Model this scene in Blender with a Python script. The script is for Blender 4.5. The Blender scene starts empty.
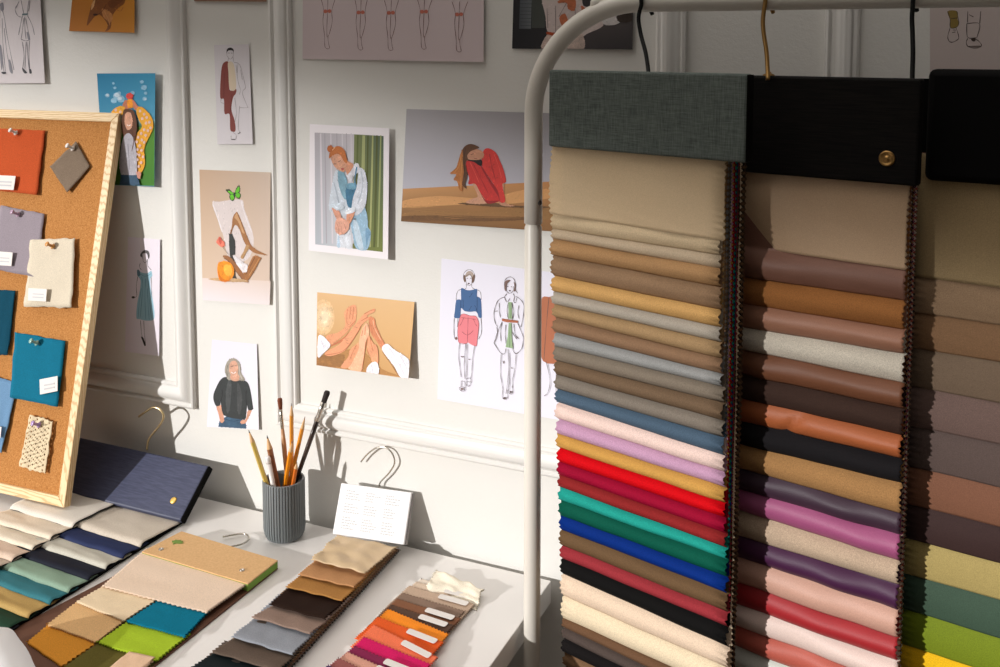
import bpy, bmesh, math, random
from mathutils import Vector as V, Matrix
import mathutils.noise as mnoise
random.seed(7)
S = bpy.context.scene
COL = S.collection
PI = math.pi
# ------------------------------------------------------------------ camera
FOC, CX, HOR = 972.0, 500.0, 45.0
PITCH = math.radians(5.0); YAW = math.radians(23.9)
CYP = HOR + FOC * math.tan(PITCH)
CAM = V((0, 0, 1.6))
FH = V((-math.sin(YAW), math.cos(YAW), 0)); RT = V((math.cos(YAW), math.sin(YAW), 0)); UP = V((0, 0, 1))
FW = math.cos(PITCH) * FH - math.sin(PITCH) * UP
UC = math.cos(PITCH) * UP + math.sin(PITCH) * FH
cd = bpy.data.cameras.new('camera'); cam = bpy.data.objects.new('camera', cd); COL.objects.link(cam)
cd.sensor_width = 36; cd.lens = FOC / 1000 * 36; cd.shift_y = (CYP - 333.5) / 1000; cd.clip_start = .02
cam.matrix_world = Matrix(((RT.x, UC.x, -FW.x, CAM.x), (RT.y, UC.y, -FW.y, CAM.y), (RT.z, UC.z, -FW.z, CAM.z), (0, 0, 0, 1)))
S.camera = cam
def ray(x, y): return FW + RT * ((x - CX) / FOC) - UC * ((y - CYP) / FOC)
def hit(x, y, p, n):                      # where the sight line through a photo point meets a real plane
    d = ray(x, y); t = (V(p) - CAM).dot(V(n)) / d.dot(V(n)); return CAM + d * t
WY = 1.400                                # wall plane
DZ = 0.75                                 # desk top
def wal(x, y, off=0): return hit(x, y, (0, WY - off, 0), (0, 1, 0))
def dsk(x, y, h=0): return hit(x, y, (0, 0, DZ + h), (0, 0, 1))
# ------------------------------------------------------------------ materials
def lin(c):
    c = c / 255.0
    return c / 12.92 if c <= .04045 else ((c + .055) / 1.055) ** 2.4
def rgb(c): return (lin(c[0]), lin(c[1]), lin(c[2]), 1)
def mat(name, col, rough=.6, metal=0.0, spec=.5, sheen=0.0, coat=0.0):
    m = bpy.data.materials.new(name); m.use_nodes = True
    b = m.node_tree.nodes['Principled BSDF']
    b.inputs['Base Color'].default_value = rgb(col); b.inputs['Roughness'].default_value = rough
    b.inputs['Metallic'].default_value = metal; b.inputs['Specular IOR Level'].default_value = spec
    if sheen: b.inputs['Sheen Weight'].default_value = sheen; b.inputs['Sheen Roughness'].default_value = .5; b.inputs['Sheen Tint'].default_value = rgb(col)
    if coat: b.inputs['Coat Weight'].default_value = coat
    return m
def nodes(m): return m.node_tree.nodes, m.node_tree.links, m.node_tree.nodes['Principled BSDF']
def coords(m, scale=(1, 1, 1), rot=(0, 0, 0)):
    N, L, b = nodes(m)
    tc = N.new('ShaderNodeTexCoord'); mp = N.new('ShaderNodeMapping')
    mp.inputs['Scale'].default_value = scale; mp.inputs['Rotation'].default_value = rot
    L.new(tc.outputs['Object'], mp.inputs['Vector']); return mp.outputs['Vector']
def noise(m, vec, scale, detail=3, rough=.6):
    N, L, b = nodes(m); t = N.new('ShaderNodeTexNoise')
    t.inputs['Scale'].default_value = scale; t.inputs['Detail'].default_value = detail; t.inputs['Roughness'].default_value = rough
    L.new(vec, t.inputs['Vector']); return t.outputs['Fac']
def ramp(m, fac, stops):
    N, L, b = nodes(m); r = N.new('ShaderNodeValToRGB'); L.new(fac, r.inputs['Fac'])
    e = r.color_ramp.elements
    while len(e) < len(stops): e.new(.5)
    for k, (p, c) in enumerate(stops): e[k].position = p; e[k].color = rgb(c)
    return r.outputs['Color']
def bump(m, fac, strength, dist=.002):
    N, L, b = nodes(m); n = N.new('ShaderNodeBump'); n.inputs['Strength'].default_value = strength; n.inputs['Distance'].default_value = dist
    L.new(fac, n.inputs['Height']); L.new(n.outputs['Normal'], b.inputs['Normal'])
def setc(m, col):
    N, L, b = nodes(m); L.new(col, b.inputs['Base Color'])
def mul(c, k): return tuple(max(0, min(255, x * k)) for x in c)
def fabric(name, col, rough=.75, sheen=.15, grain=.10, scale=900, bmp=.25, spec=.2):
    m = mat(name, col, rough, spec=spec, sheen=sheen)
    v = coords(m); f = noise(m, v, scale, 2, .7)
    setc(m, ramp(m, f, [(.3, mul(col, 1 - grain)), (.7, mul(col, 1 + grain * .7))]))
    bump(m, noise(m, coords(m), scale * .6, 2), bmp, .0006)
    return m
FAB = {}; CLOTH_K = .92
def fab(col, kind='plain'):
    col = tuple(min(250, int(round(c * CLOTH_K))) for c in col)
    k = (col, kind)
    if k not in FAB:
        n = '%s_cloth_%d_%d_%d' % ((kind,) + col)
        if kind == 'plain': FAB[k] = fabric(n, col)
        elif kind == 'velvet': FAB[k] = fabric(n, col, .75, .12, .10, 800, .2, .06)
        elif kind == 'satin': FAB[k] = fabric(n, col, .52, 0, .08, 1300, .3, .3)
        elif kind == 'felt': FAB[k] = fabric(n, col, .9, .15, .14, 900, .4, .1)
    return FAB[k]
wall_m = mat('wall_paint', (223, 221, 216), .62, spec=.3)
bump(wall_m, noise(wall_m, coords(wall_m), 160, 4, .7), .35, .0015)
trim_m = mat('trim_paint', (224, 222, 218), .42, spec=.4)
desk_m = mat('desk_laminate', (230, 226, 222), .32, spec=.45)
floor_m = mat('floor_boards', (92, 74, 58), .5)
setc(floor_m, ramp(floor_m, noise(floor_m, coords(floor_m, (1, 14, 1)), 5, 4), [(.3, (46, 35, 27)), (.7, (70, 55, 43))]))
cork_m = mat('cork', (188, 132, 76), .85, spec=.15)
setc(cork_m, ramp(cork_m, noise(cork_m, coords(cork_m), 420, 4, .75), [(.28, (132, 82, 40)), (.46, (178, 120, 64)), (.68, (200, 144, 86))]))
bump(cork_m, noise(cork_m, coords(cork_m), 420, 3), .4, .001)
def pine(name, stretch):
    m = mat(name, (224, 190, 140), .45, spec=.35)
    N, L, b = nodes(m); w = N.new('ShaderNodeTexWave'); w.wave_type = 'RINGS'
    w.inputs['Scale'].default_value = 9; w.inputs['Distortion'].default_value = 5; w.inputs['Detail'].default_value = 3; w.inputs['Detail Scale'].default_value = 2.0
    L.new(coords(m, stretch, (.2, .12, .1)), w.inputs['Vector'])
    setc(m, ramp(m, w.outputs['Fac'], [(.1, (234, 207, 162)), (.65, (230, 200, 152)), (.95, (208, 168, 116))]))
    return m
pine_h = pine('pine_wood_along', (1.2, 9, 9)); pine_v = pine('pine_wood_upright', (9, 9, 1.6))
rack_m = mat('rack_enamel', (216, 210, 200), .38, spec=.5)
steel_m = mat('steel_wire', (200, 194, 184), .25, 1.0)
brass_m = mat('brass_wire', (168, 130, 78), .35, .9)
pale_m = mat('pale_brass_wire', (206, 184, 140), .28, 1.0)
gold_m = mat('polished_brass', (236, 196, 104), .4, .5)
blackwire_m = mat('black_wire', (12, 11, 10), .6, spec=.2)
dark_m = mat('dark_metal', (30, 30, 32), .4, .6)
linen_m = mat('green_grey_linen', (92, 104, 98), .85, spec=.15)
def weave(m, c0, c1, sc):
    N, L, b = nodes(m)
    a = noise(m, coords(m, (150, 150, sc)), 6, 2, .6); d = noise(m, coords(m, (sc, sc, 150)), 6, 2, .6)
    x = N.new('ShaderNodeMath'); x.operation = 'ADD'; L.new(a, x.inputs[0]); L.new(d, x.inputs[1])
    y = N.new('ShaderNodeMath'); y.operation = 'MULTIPLY'; y.inputs[1].default_value = .5; L.new(x.outputs[0], y.inputs[0])
    setc(m, ramp(m, y.outputs[0], [(.38, c0), (.62, c1)])); bump(m, y.outputs[0], .3, .0006)
weave(linen_m, (76, 83, 79), (108, 116, 111), 9)
blackgrain_m = mat('black_grained_cover', (24, 22, 22), .7, spec=.12)
setc(blackgrain_m, ramp(blackgrain_m, noise(blackgrain_m, coords(blackgrain_m, (4, 4, 90)), 7, 3), [(.35, (8, 7, 7)), (.7, (24, 20, 18))]))
bump(blackgrain_m, noise(blackgrain_m, coords(blackgrain_m, (4, 4, 90)), 7, 3), .25, .0005)
black_m = mat('black_cover', (7, 6, 6), .75, spec=.1)
navy_m = mat('navy_cover', (46, 50, 74), .5, spec=.35)
setc(navy_m, ramp(navy_m, noise(navy_m, coords(navy_m, (6, 60, 60)), 6, 3), [(.3, (56, 60, 82)), (.7, (74, 78, 102))]))
kraft_m = mat('kraft_card', (214, 172, 122), .7, spec=.25)
setc(kraft_m, ramp(kraft_m, noise(kraft_m, coords(kraft_m), 300, 3), [(.3, (206, 163, 113)), (.7, (222, 181, 131))]))
brown_m = mat('brown_backing', (92, 56, 36), .7)
green_m = mat('green_felt', (128, 168, 70), .9)
white_m = mat('white_card', (238, 237, 238), .55)
label_m = mat('label_paper', (226, 220, 214), .6)
ink_m = mat('grey_ink', (196, 194, 196), .7)
cup_m = mat('grey_ceramic', (116, 121, 123), .5, spec=.4)
PRINT = mat('printed_paper', (255, 255, 255), .55, spec=.3)
_N, _L, _b = nodes(PRINT); _a = _N.new('ShaderNodeAttribute'); _a.attribute_name = 'Col'; _L.new(_a.outputs['Color'], _b.inputs['Base Color'])
# ------------------------------------------------------------------ object helpers
def tag(o, label=None, cat=None, group=None, kind=None):
    if label: o['label'] = label
    if cat: o['category'] = cat
    if group: o['group'] = group
    if kind: o['kind'] = kind
    return o
def empty(name, loc, label=None, cat=None, group=None):
    o = bpy.data.objects.new(name, None); COL.objects.link(o); o.location = loc; o.empty_display_size = .05
    return tag(o, label, cat, group)
def link(name, bm, mats, parent=None, smooth=True, origin=None):
    me = bpy.data.meshes.new(name); bmesh.ops.recalc_face_normals(bm, faces=bm.faces[:])
    for f in bm.faces: f.smooth = smooth
    porg = (V(parent['_o']) if '_o' in parent else V(parent.location)) if parent is not None else None
    if origin is not None: org = V(origin)
    elif porg is not None: org = porg
    else:
        n = len(bm.verts); c = sum((v.co for v in bm.verts), V()) / max(n, 1); org = V((c.x, c.y, min(v.co.z for v in bm.verts)))
    for v in bm.verts: v.co -= org
    bm.to_mesh(me); bm.free()
    if not isinstance(mats, (list, tuple)): mats = [mats]
    for m in mats: me.materials.append(m)
    o = bpy.data.objects.new(name, me); COL.objects.link(o)
    if parent is not None:
        o.parent = parent; o.location = org - porg
    else: o.location = org
    o['_o'] = list(org)
    return o
def smooth_angle(o, ang=40):
    me = o.data; bm = bmesh.new(); bm.from_mesh(me)
    for e in bm.edges:
        if len(e.link_faces) == 2 and e.calc_face_angle(0) > math.radians(ang): e.smooth = False
    bm.to_mesh(me); bm.free(); return o
def solid(o, t, offset=-1, mo=0):
    md = o.modifiers.new('thickness', 'SOLIDIFY'); md.thickness = t; md.offset = offset
    if mo: md.material_offset = mo; md.material_offset_rim = mo
    return o
def bevel(o, w, seg=2):
    md = o.modifiers.new('bevel', 'BEVEL'); md.width = w; md.segments = seg; md.limit_method = 'ANGLE'; return o
def box(bm, o, ex, ey, ez, mi=0):       # parallelepiped: corner + three edge vectors
    o, ex, ey, ez = V(o), V(ex), V(ey), V(ez)
    vs = [bm.verts.new(o + ex * a + ey * b + ez * c) for a, b, c in ((0,0,0),(1,0,0),(1,1,0),(0,1,0),(0,0,1),(1,0,1),(1,1,1),(0,1,1))]
    for q in ((0,3,2,1),(4,5,6,7),(0,1,5,4),(1,2,6,5),(2,3,7,6),(3,0,4,7)):
        f = bm.faces.new([vs[i] for i in q]); f.material_index = mi
    return vs
def abox(bm, x0, x1, y0, y1, z0, z1, mi=0): return box(bm, (x0, y0, z0), (x1 - x0, 0, 0), (0, y1 - y0, 0), (0, 0, z1 - z0), mi)
def spline(pts, n=6, closed=False):
    pts = [V(p) for p in pts]; out = []; N = len(pts)
    rng = range(N if closed else N - 1)
    for i in rng:
        g = lambda k: pts[k % N] if closed else pts[max(0, min(N - 1, k))]
        a, b, c, d = g(i - 1), g(i), g(i + 1), g(i + 2)
        for k in range(n):
            t = k / n
            out.append(.5 * ((2 * b) + (c - a) * t + (2 * a - 5 * b + 4 * c - d) * t * t + (3 * b - a - 3 * c + d) * t ** 3))
    if not closed: out.append(pts[-1])
    return out
def tube(bm, pts, r, seg=10, mi=0, caps=True):
    pts = [V(p) for p in pts]; rs = r if isinstance(r, (list, tuple)) else [r] * len(pts)
    rings = []; t0 = (pts[1] - pts[0]).normalized(); nrm = t0.orthogonal().normalized()
    for i, p in enumerate(pts):
        t = (pts[min(i + 1, len(pts) - 1)] - pts[max(i - 1, 0)]).normalized()
        nrm = (nrm - t * nrm.dot(t)).normalized(); b = t.cross(nrm)
        rings.append([bm.verts.new(p + (nrm * math.cos(2 * PI * k / seg) + b * math.sin(2 * PI * k / seg)) * rs[i]) for k in range(seg)])
    for a, b in zip(rings, rings[1:]):
        for k in range(seg):
            f = bm.faces.new((a[k], a[(k + 1) % seg], b[(k + 1) % seg], b[k])); f.material_index = mi
    if caps:
        for rg in (rings[0], rings[-1]): bm.faces.new(rg).material_index = mi
def lathe(bm, base, axis, prof, seg=16, mi=0):
    base, axis = V(base), V(axis).normalized(); n = axis.orthogonal().normalized(); b = axis.cross(n); rings = []
    for r, h in prof:
        rings.append([bm.verts.new(base + axis * h + (n * math.cos(2 * PI * k / seg) + b * math.sin(2 * PI * k / seg)) * max(r, 1e-5)) for k in range(seg)])
    for a, c in zip(rings, rings[1:]):
        for k in range(seg):
            f = bm.faces.new((a[k], a[(k + 1) % seg], c[(k + 1) % seg], c[k])); f.material_index = mi
    for rg in (rings[0], rings[-1]): bm.faces.new(rg).material_index = mi
def tri(x): x = x % 1.0; return 1 - abs(2 * x - 1)
def nz(x, y, z=0): return mnoise.noise(V((x, y, z)))
def grid(bm, rows, mi=0):
    vr = [[bm.verts.new(p) for p in r] for r in rows]
    for a, b in zip(vr, vr[1:]):
        for k in range(len(a) - 1):
            f = bm.faces.new((a[k], a[k + 1], b[k + 1], b[k])); f.material_index = mi
    return vr

FADE_SLAT_Z, FADE_SLAT_S = 2.22, -.20  # height and tilt of the slats added to grade the sunlight
# ------------------------------------------------------------------ the room
def struct(name, bm, m, smooth=False, parent=None):
    o = link(name, bm, m, parent, smooth)
    if parent is None: o['kind'] = 'structure'
    return o
bm = bmesh.new(); abox(bm, -5.8, 2.6, WY, WY + .12, 0, 3.2); struct('wall_back', bm, wall_m)
bm = bmesh.new(); abox(bm, -5.8, 2.6, -2.8, WY, -.06, 0); struct('floor', bm, floor_m)
bm = bmesh.new(); abox(bm, -5.8, 2.6, WY - .016, WY, 0, .11); bevel(struct('baseboard_back', bm, trim_m), .006)
PROF = [(0, 0), (0, .006), (.002, .0075), (.005, .0078), (.007, .006), (.0085, .0042), (.011, .006), (.016, .0096), (.022, .0118), (.028, .0114), (.034, .0082), (.037, .0052), (.039, .0056), (.0415, .0062), (.0435, .005), (.045, .0032), (.045, 0)]
PROF = [(d, h * 1.3) for d, h in PROF]
def panel_frame(name, x0, x1, z0, z1):
    bm = bmesh.new(); rings = []
    for (sx, sz) in ((0, 0), (1, 0), (1, 1), (0, 1)):
        rings.append([bm.verts.new(V(((x0 + d) if sx == 0 else (x1 - d), WY - h, (z0 + d) if sz == 0 else (z1 - d)))) for d, h in PROF])
    for i in range(4):
        a, b = rings[i], rings[(i + 1) % 4]
        for k in range(len(PROF) - 1): bm.faces.new((a[k], a[k + 1], b[k + 1], b[k]))
    return smooth_angle(struct(name, bm, trim_m, True), 50)
zb = wal(196, 408).z
panel_frame('trim_1', -2.9, wal(196.3, 380).x, zb, 2.35)
panel_frame('trim_2', wal(277, 300).x, wal(687, 40).x, wal(523, 469.5).z, 2.35)
panel_frame('trim_3', wal(825, 40).x, wal(825, 40).x + 1.2, wal(523, 469.5).z, 2.35)
# window behind the camera, where the low sun comes in past unseen slats, added to fade it up the wall
FYW = -2.6
bm = bmesh.new()
abox(bm, -5.8, 2.6, FYW - .15, FYW, 0, .95); abox(bm, -5.8, 2.6, FYW - .15, FYW, 3.0, 3.2)
abox(bm, -5.8, -5.4, FYW - .15, FYW, .95, 3.0); abox(bm, -1.4, 2.6, FYW - .15, FYW, .95, 3.0)
struct('wall_front', bm, wall_m)
bm = bmesh.new()
for x0, x1, z0, z1 in ((-5.4, -5.35, .95, 3.0), (-1.45, -1.4, .95, 3.0), (-5.4, -1.4, .95, 1.0), (-5.4, -1.4, 2.95, 3.0)): abox(bm, x0, x1, FYW - .1, FYW - .04, z0, z1)
win = struct('window_1', bm, trim_m); win['_o'] = list(win.location)
bm = bmesh.new()
SLX0, SLX1, SLZ, SLS = -5.34, -1.46, FADE_SLAT_Z, FADE_SLAT_S
for k in range(74):
    w = .0162 * min(1, .02 + (k / 25.0) ** 1.5)
    z = SLZ + k * .016
    za, zc = z + (SLX0 + 3.36) * SLS, z + (SLX1 + 3.36) * SLS
    vs = [bm.verts.new(p) for p in ((SLX0, FYW - .02, za), (SLX1, FYW - .02, zc), (SLX1, FYW - .02, zc + w), (SLX0, FYW - .02, za + w),
                                    (SLX0, FYW - .018, za), (SLX1, FYW - .018, zc), (SLX1, FYW - .018, zc + w), (SLX0, FYW - .018, za + w))]
    for q in ((0,3,2,1),(4,5,6,7),(0,1,5,4),(1,2,6,5),(2,3,7,6),(3,0,4,7)): bm.faces.new([vs[i] for i in q])
struct('sun_fade_slats', bm, trim_m, parent=win)
# ------------------------------------------------------------------ desk
DX1, DY0, DY1 = -.525, .62, 1.386
desk = empty('desk', (-1.6, 1.0, 0), 'white laminate desk with a square edge standing along the panelled wall', 'desk')
bm = bmesh.new(); abox(bm, -3.1, DX1, DY0, DY1, DZ - .037, DZ); bevel(link('desktop', bm, desk_m, desk, False), .0012)
for x in (DX1 - .10, -3.0):
    bm = bmesh.new(); abox(bm, x, x + .024, DY0 + .03, DY1 - .01, 0, DZ - .037); link('side_panel', bm, desk_m, desk, False)
bm = bmesh.new(); abox(bm, -2.976, DX1 - .10, DY1 - .05, DY1 - .03, .25, DZ - .037); link('back_panel', bm, desk_m, desk, False)
# ------------------------------------------------------------------ cork board
BU = V((math.cos(math.radians(2)), math.sin(math.radians(2)), 0))
B0 = dsk(64, 508, .0202); B1 = hit(119, 113, B0, BU); BV = (B1 - B0); BH = BV.length; BV.normalize()
BN = BU.cross(BV).normalized()
if BN.y > 0: BN = -BN                       # towards the room
BW = .62; FWD = .0175; BT = .0155
B0 = B0 + V((0, 0, .0)); board = empty('cork_board', B0 - BU * BW / 2, 'large cork pin board in a pale pine frame leaning on the wall', 'pin board')
def bp(a, b, c=0): return B0 - BU * a + BV * b + BN * c      # a: from right edge, b: up from bottom, c: out of the face
bm = bmesh.new(); box(bm, bp(BW - FWD, FWD, -BT * .85), BU * (BW - 2 * FWD), BV * (BH - 2 * FWD), BN * (BT * .5)); link('cork_panel', bm, cork_m, board, False)
def frail(q, m):
    bm = bmesh.new(); lo = [bm.verts.new(bp(a, b, -BT)) for a, b in q]; hi = [bm.verts.new(bp(a, b, 0)) for a, b in q]
    bm.faces.new(lo); bm.faces.new(hi)
    for k in range(4): bm.faces.new((lo[k], lo[(k + 1) % 4], hi[(k + 1) % 4], hi[k]))
    bevel(link('frame_rail', bm, m, board, False), .0015)
frail([(0, 0), (BW, 0), (BW - FWD, FWD), (FWD, FWD)], pine_h); frail([(0, BH), (BW, BH), (BW - FWD, BH - FWD), (FWD, BH - FWD)], pine_h)
frail([(0, 0), (0, BH), (FWD, BH - FWD), (FWD, FWD)], pine_v); frail([(BW, 0), (BW, BH), (BW - FWD, BH - FWD), (BW - FWD, FWD)], pine_v)
CF = -BT * .25                              # cork face
def onb(x, y, c=0): return hit(x, y, B0 + BN * (CF + c), BN)
def quadgrid(q, n, m, fn, nrm, wob=0.0, seed=0):
    rows = []
    for j in range(m + 1):
        t = j / m; r = []
        for i in range(n + 1):
            s = i / n
            p = (q[0] * (1 - s) + q[1] * s) * (1 - t) + (q[3] * (1 - s) + q[2] * s) * t
            if wob:
                e1 = (q[1] - q[0]).normalized(); e2 = (q[3] - q[0]).normalized()
                if i in (0, n): p = p + e1 * wob * nz(t * 6 + seed, 3 + i, seed)
                if j in (0, m): p = p + e2 * wob * nz(s * 6 + seed, 9 + j, seed)
            r.append(p + nrm * fn(s, t))
        rows.append(r)
    return rows
def scrap(px, m, label, lab=None, wob=.002, seed=0, off=.0012, cur=.006, name='fabric_scrap', extra=None):
    q = [onb(x, y, off) for x, y in px]
    bm = bmesh.new(); grid(bm, quadgrid(q, 16, 16, lambda s, t: cur * t * t * (.5 + .5 * nz(s * 2 + seed, t * 2)) + .0015 * (1 + nz(s * 3, t * 3, seed)), BN, wob, seed))
    o = tag(link(name, bm, m), label, 'fabric scrap', 'fabric scraps pinned on the cork board'); solid(o, .0012, 0)
    if lab:
        ql = [onb(x, y, off + cur * .9 + .0045) for x, y in lab]
        bm = bmesh.new(); grid(bm, [[ql[0], ql[1]], [ql[3], ql[2]]])
        lo = link('paper_label', bm, [label_m, ink_m], o, False)
        bm = bmesh.new(); bm.from_mesh(lo.data); base = V(o['_o'])
        for k in (.4, .65):
            a = ql[0].lerp(ql[3], k); b = ql[1].lerp(ql[2], k); d = ql[0].lerp(ql[3], k + .1); e = ql[1].lerp(ql[2], k + .1)
            vs = [bm.verts.new(p + BN * .0003 - V(lo['_o'])) for p in (a.lerp(b, .25), a.lerp(b, .85), d.lerp(e, .85), d.lerp(e, .25))]
            bm.faces.new(vs).material_index = 1
        bm.to_mesh(lo.data); bm.free()
        lo.data.materials[1] = ink_m; solid(lo, .0004, -1)
    return o
scrap([(0, 128.5), (45.8, 130.5), (38.5, 195), (-6, 190)], fab((206, 90, 48), 'felt'), 'orange felt scrap with a small paper label at top of the cork board', [(-5, 175), (15.6, 176), (13.5, 190), (-6, 189)], seed=1)
scrap([(76.5, 141.5), (90.5, 166.5), (69, 192.5), (51.5, 167)], fab((140, 122, 104), 'felt'), 'taupe diamond shaped scrap hung by one corner on the cork board', seed=2, wob=.001)
scrap([(1.5, 205.5), (45, 214), (38, 277), (-7, 269)], fab((160, 148, 156)), 'lilac grey scrap with a paper label below the orange scrap', [(-6, 251), (12.8, 252.5), (11.5, 266), (-6, 265)], seed=3)
scrap([(31, 240), (75.6, 238), (73.5, 307.5), (26, 306.5)], fab((232, 218, 196)), 'cream scrap with ragged edges overlapping the lilac grey scrap', [(28.5, 288), (47, 289), (46, 301.5), (28, 300.5)], seed=4, off=.004, wob=.004)
scrap([(-8, 289.5), (16, 290.5), (9.5, 355), (-9, 354)], fab((18, 74, 96), 'felt'), 'dark petrol blue scrap at left edge of the photo', seed=5)
scrap([(15.5, 332), (66, 341), (59.5, 406.5), (12, 397)], fab((22, 116, 146), 'felt'), 'teal felt scrap with a square white label low on the board', [(39.5, 379.5), (57.5, 376), (57.5, 391), (40, 394.5)], seed=6)
scrap([(-9, 374), (18, 383.5), (3.5, 452.5), (-12, 446)], fab((112, 152, 190)), 'pale blue scrap below the petrol blue scrap', [(-8, 425), (1.6, 427), (0.5, 438), (-8, 436)], seed=7)
# lace: a real openwork mesh
q = [onb(x, y, .002) for x, y in ((31.5, 414.5), (54, 421), (46.5, 473.5), (20.7, 466))]
bm = bmesh.new(); n, m_ = 44, 60
vr = grid(bm, quadgrid(q, n, m_, lambda s, t: .003 + .002 * nz(s * 4, t * 4), BN, .004, 9))
kill = []
bm.faces.ensure_lookup_table()
for j in range(m_):
    for i in range(n):
        a, b = (i % 6), ((j + 3 * ((i // 6) % 2)) % 6)
        if a in (2, 3) and b in (2, 3) and 1 < i < n - 2 and 1 < j < m_ - 2: kill.append(bm.faces[j * n + i])
        elif (i + j) % 4 == 0 and a in (0, 5) and 3 < i < n - 4 and 3 < j < m_ - 4: kill.append(bm.faces[j * n + i])
bmesh.ops.delete(bm, geom=kill, context='FACES')
o = tag(link('lace_scrap', bm, fab((236, 216, 180))), 'strip of cream openwork lace pinned at bottom of the cork board', 'fabric scrap', 'fabric scraps pinned on the cork board'); solid(o, .0014, 0)
def pin(x, y, c, label, off):
    p = onb(x, y, .003 + off); m = mat('pin_plastic_%d_%d_%d' % c, c, .25, spec=.6)
    e = empty('push_pin', p, label, 'push pin', 'push pins in the cork board')
    ax = (BN + V((-.35, 0, .38))).normalized()
    bm = bmesh.new(); lathe(bm, p, ax, [(.0008, -.004), (.0052, 0), (.0055, .0012), (.0030, .0025), (.0026, .009), (.0034, .0105), (.0048, .0115), (.0048, .0135), (.004, .0145), (.0005, .0148)], 18); link('head', bm, m, e)
    bm = bmesh.new(); lathe(bm, p - ax * .009, ax, [(.0001, 0), (.0006, .003), (.0006, .0095)], 8); link('needle', bm, steel_m, e)
pin(16, 133, (236, 232, 226), 'white push pin through the orange felt scrap', .004); pin(73, 148.5, (236, 232, 228), 'white push pin through the taupe diamond scrap', .003)
pin(18, 214.5, (190, 160, 186), 'mauve push pin through the lilac grey scrap', .004); pin(53, 246.5, (214, 152, 82), 'amber push pin through the cream scrap', .006)
pin(37, 343, (150, 190, 178), 'sea green push pin through the teal scrap', .004); pin(39, 425, (180, 150, 200), 'violet push pin through the lace strip', .004)
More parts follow.
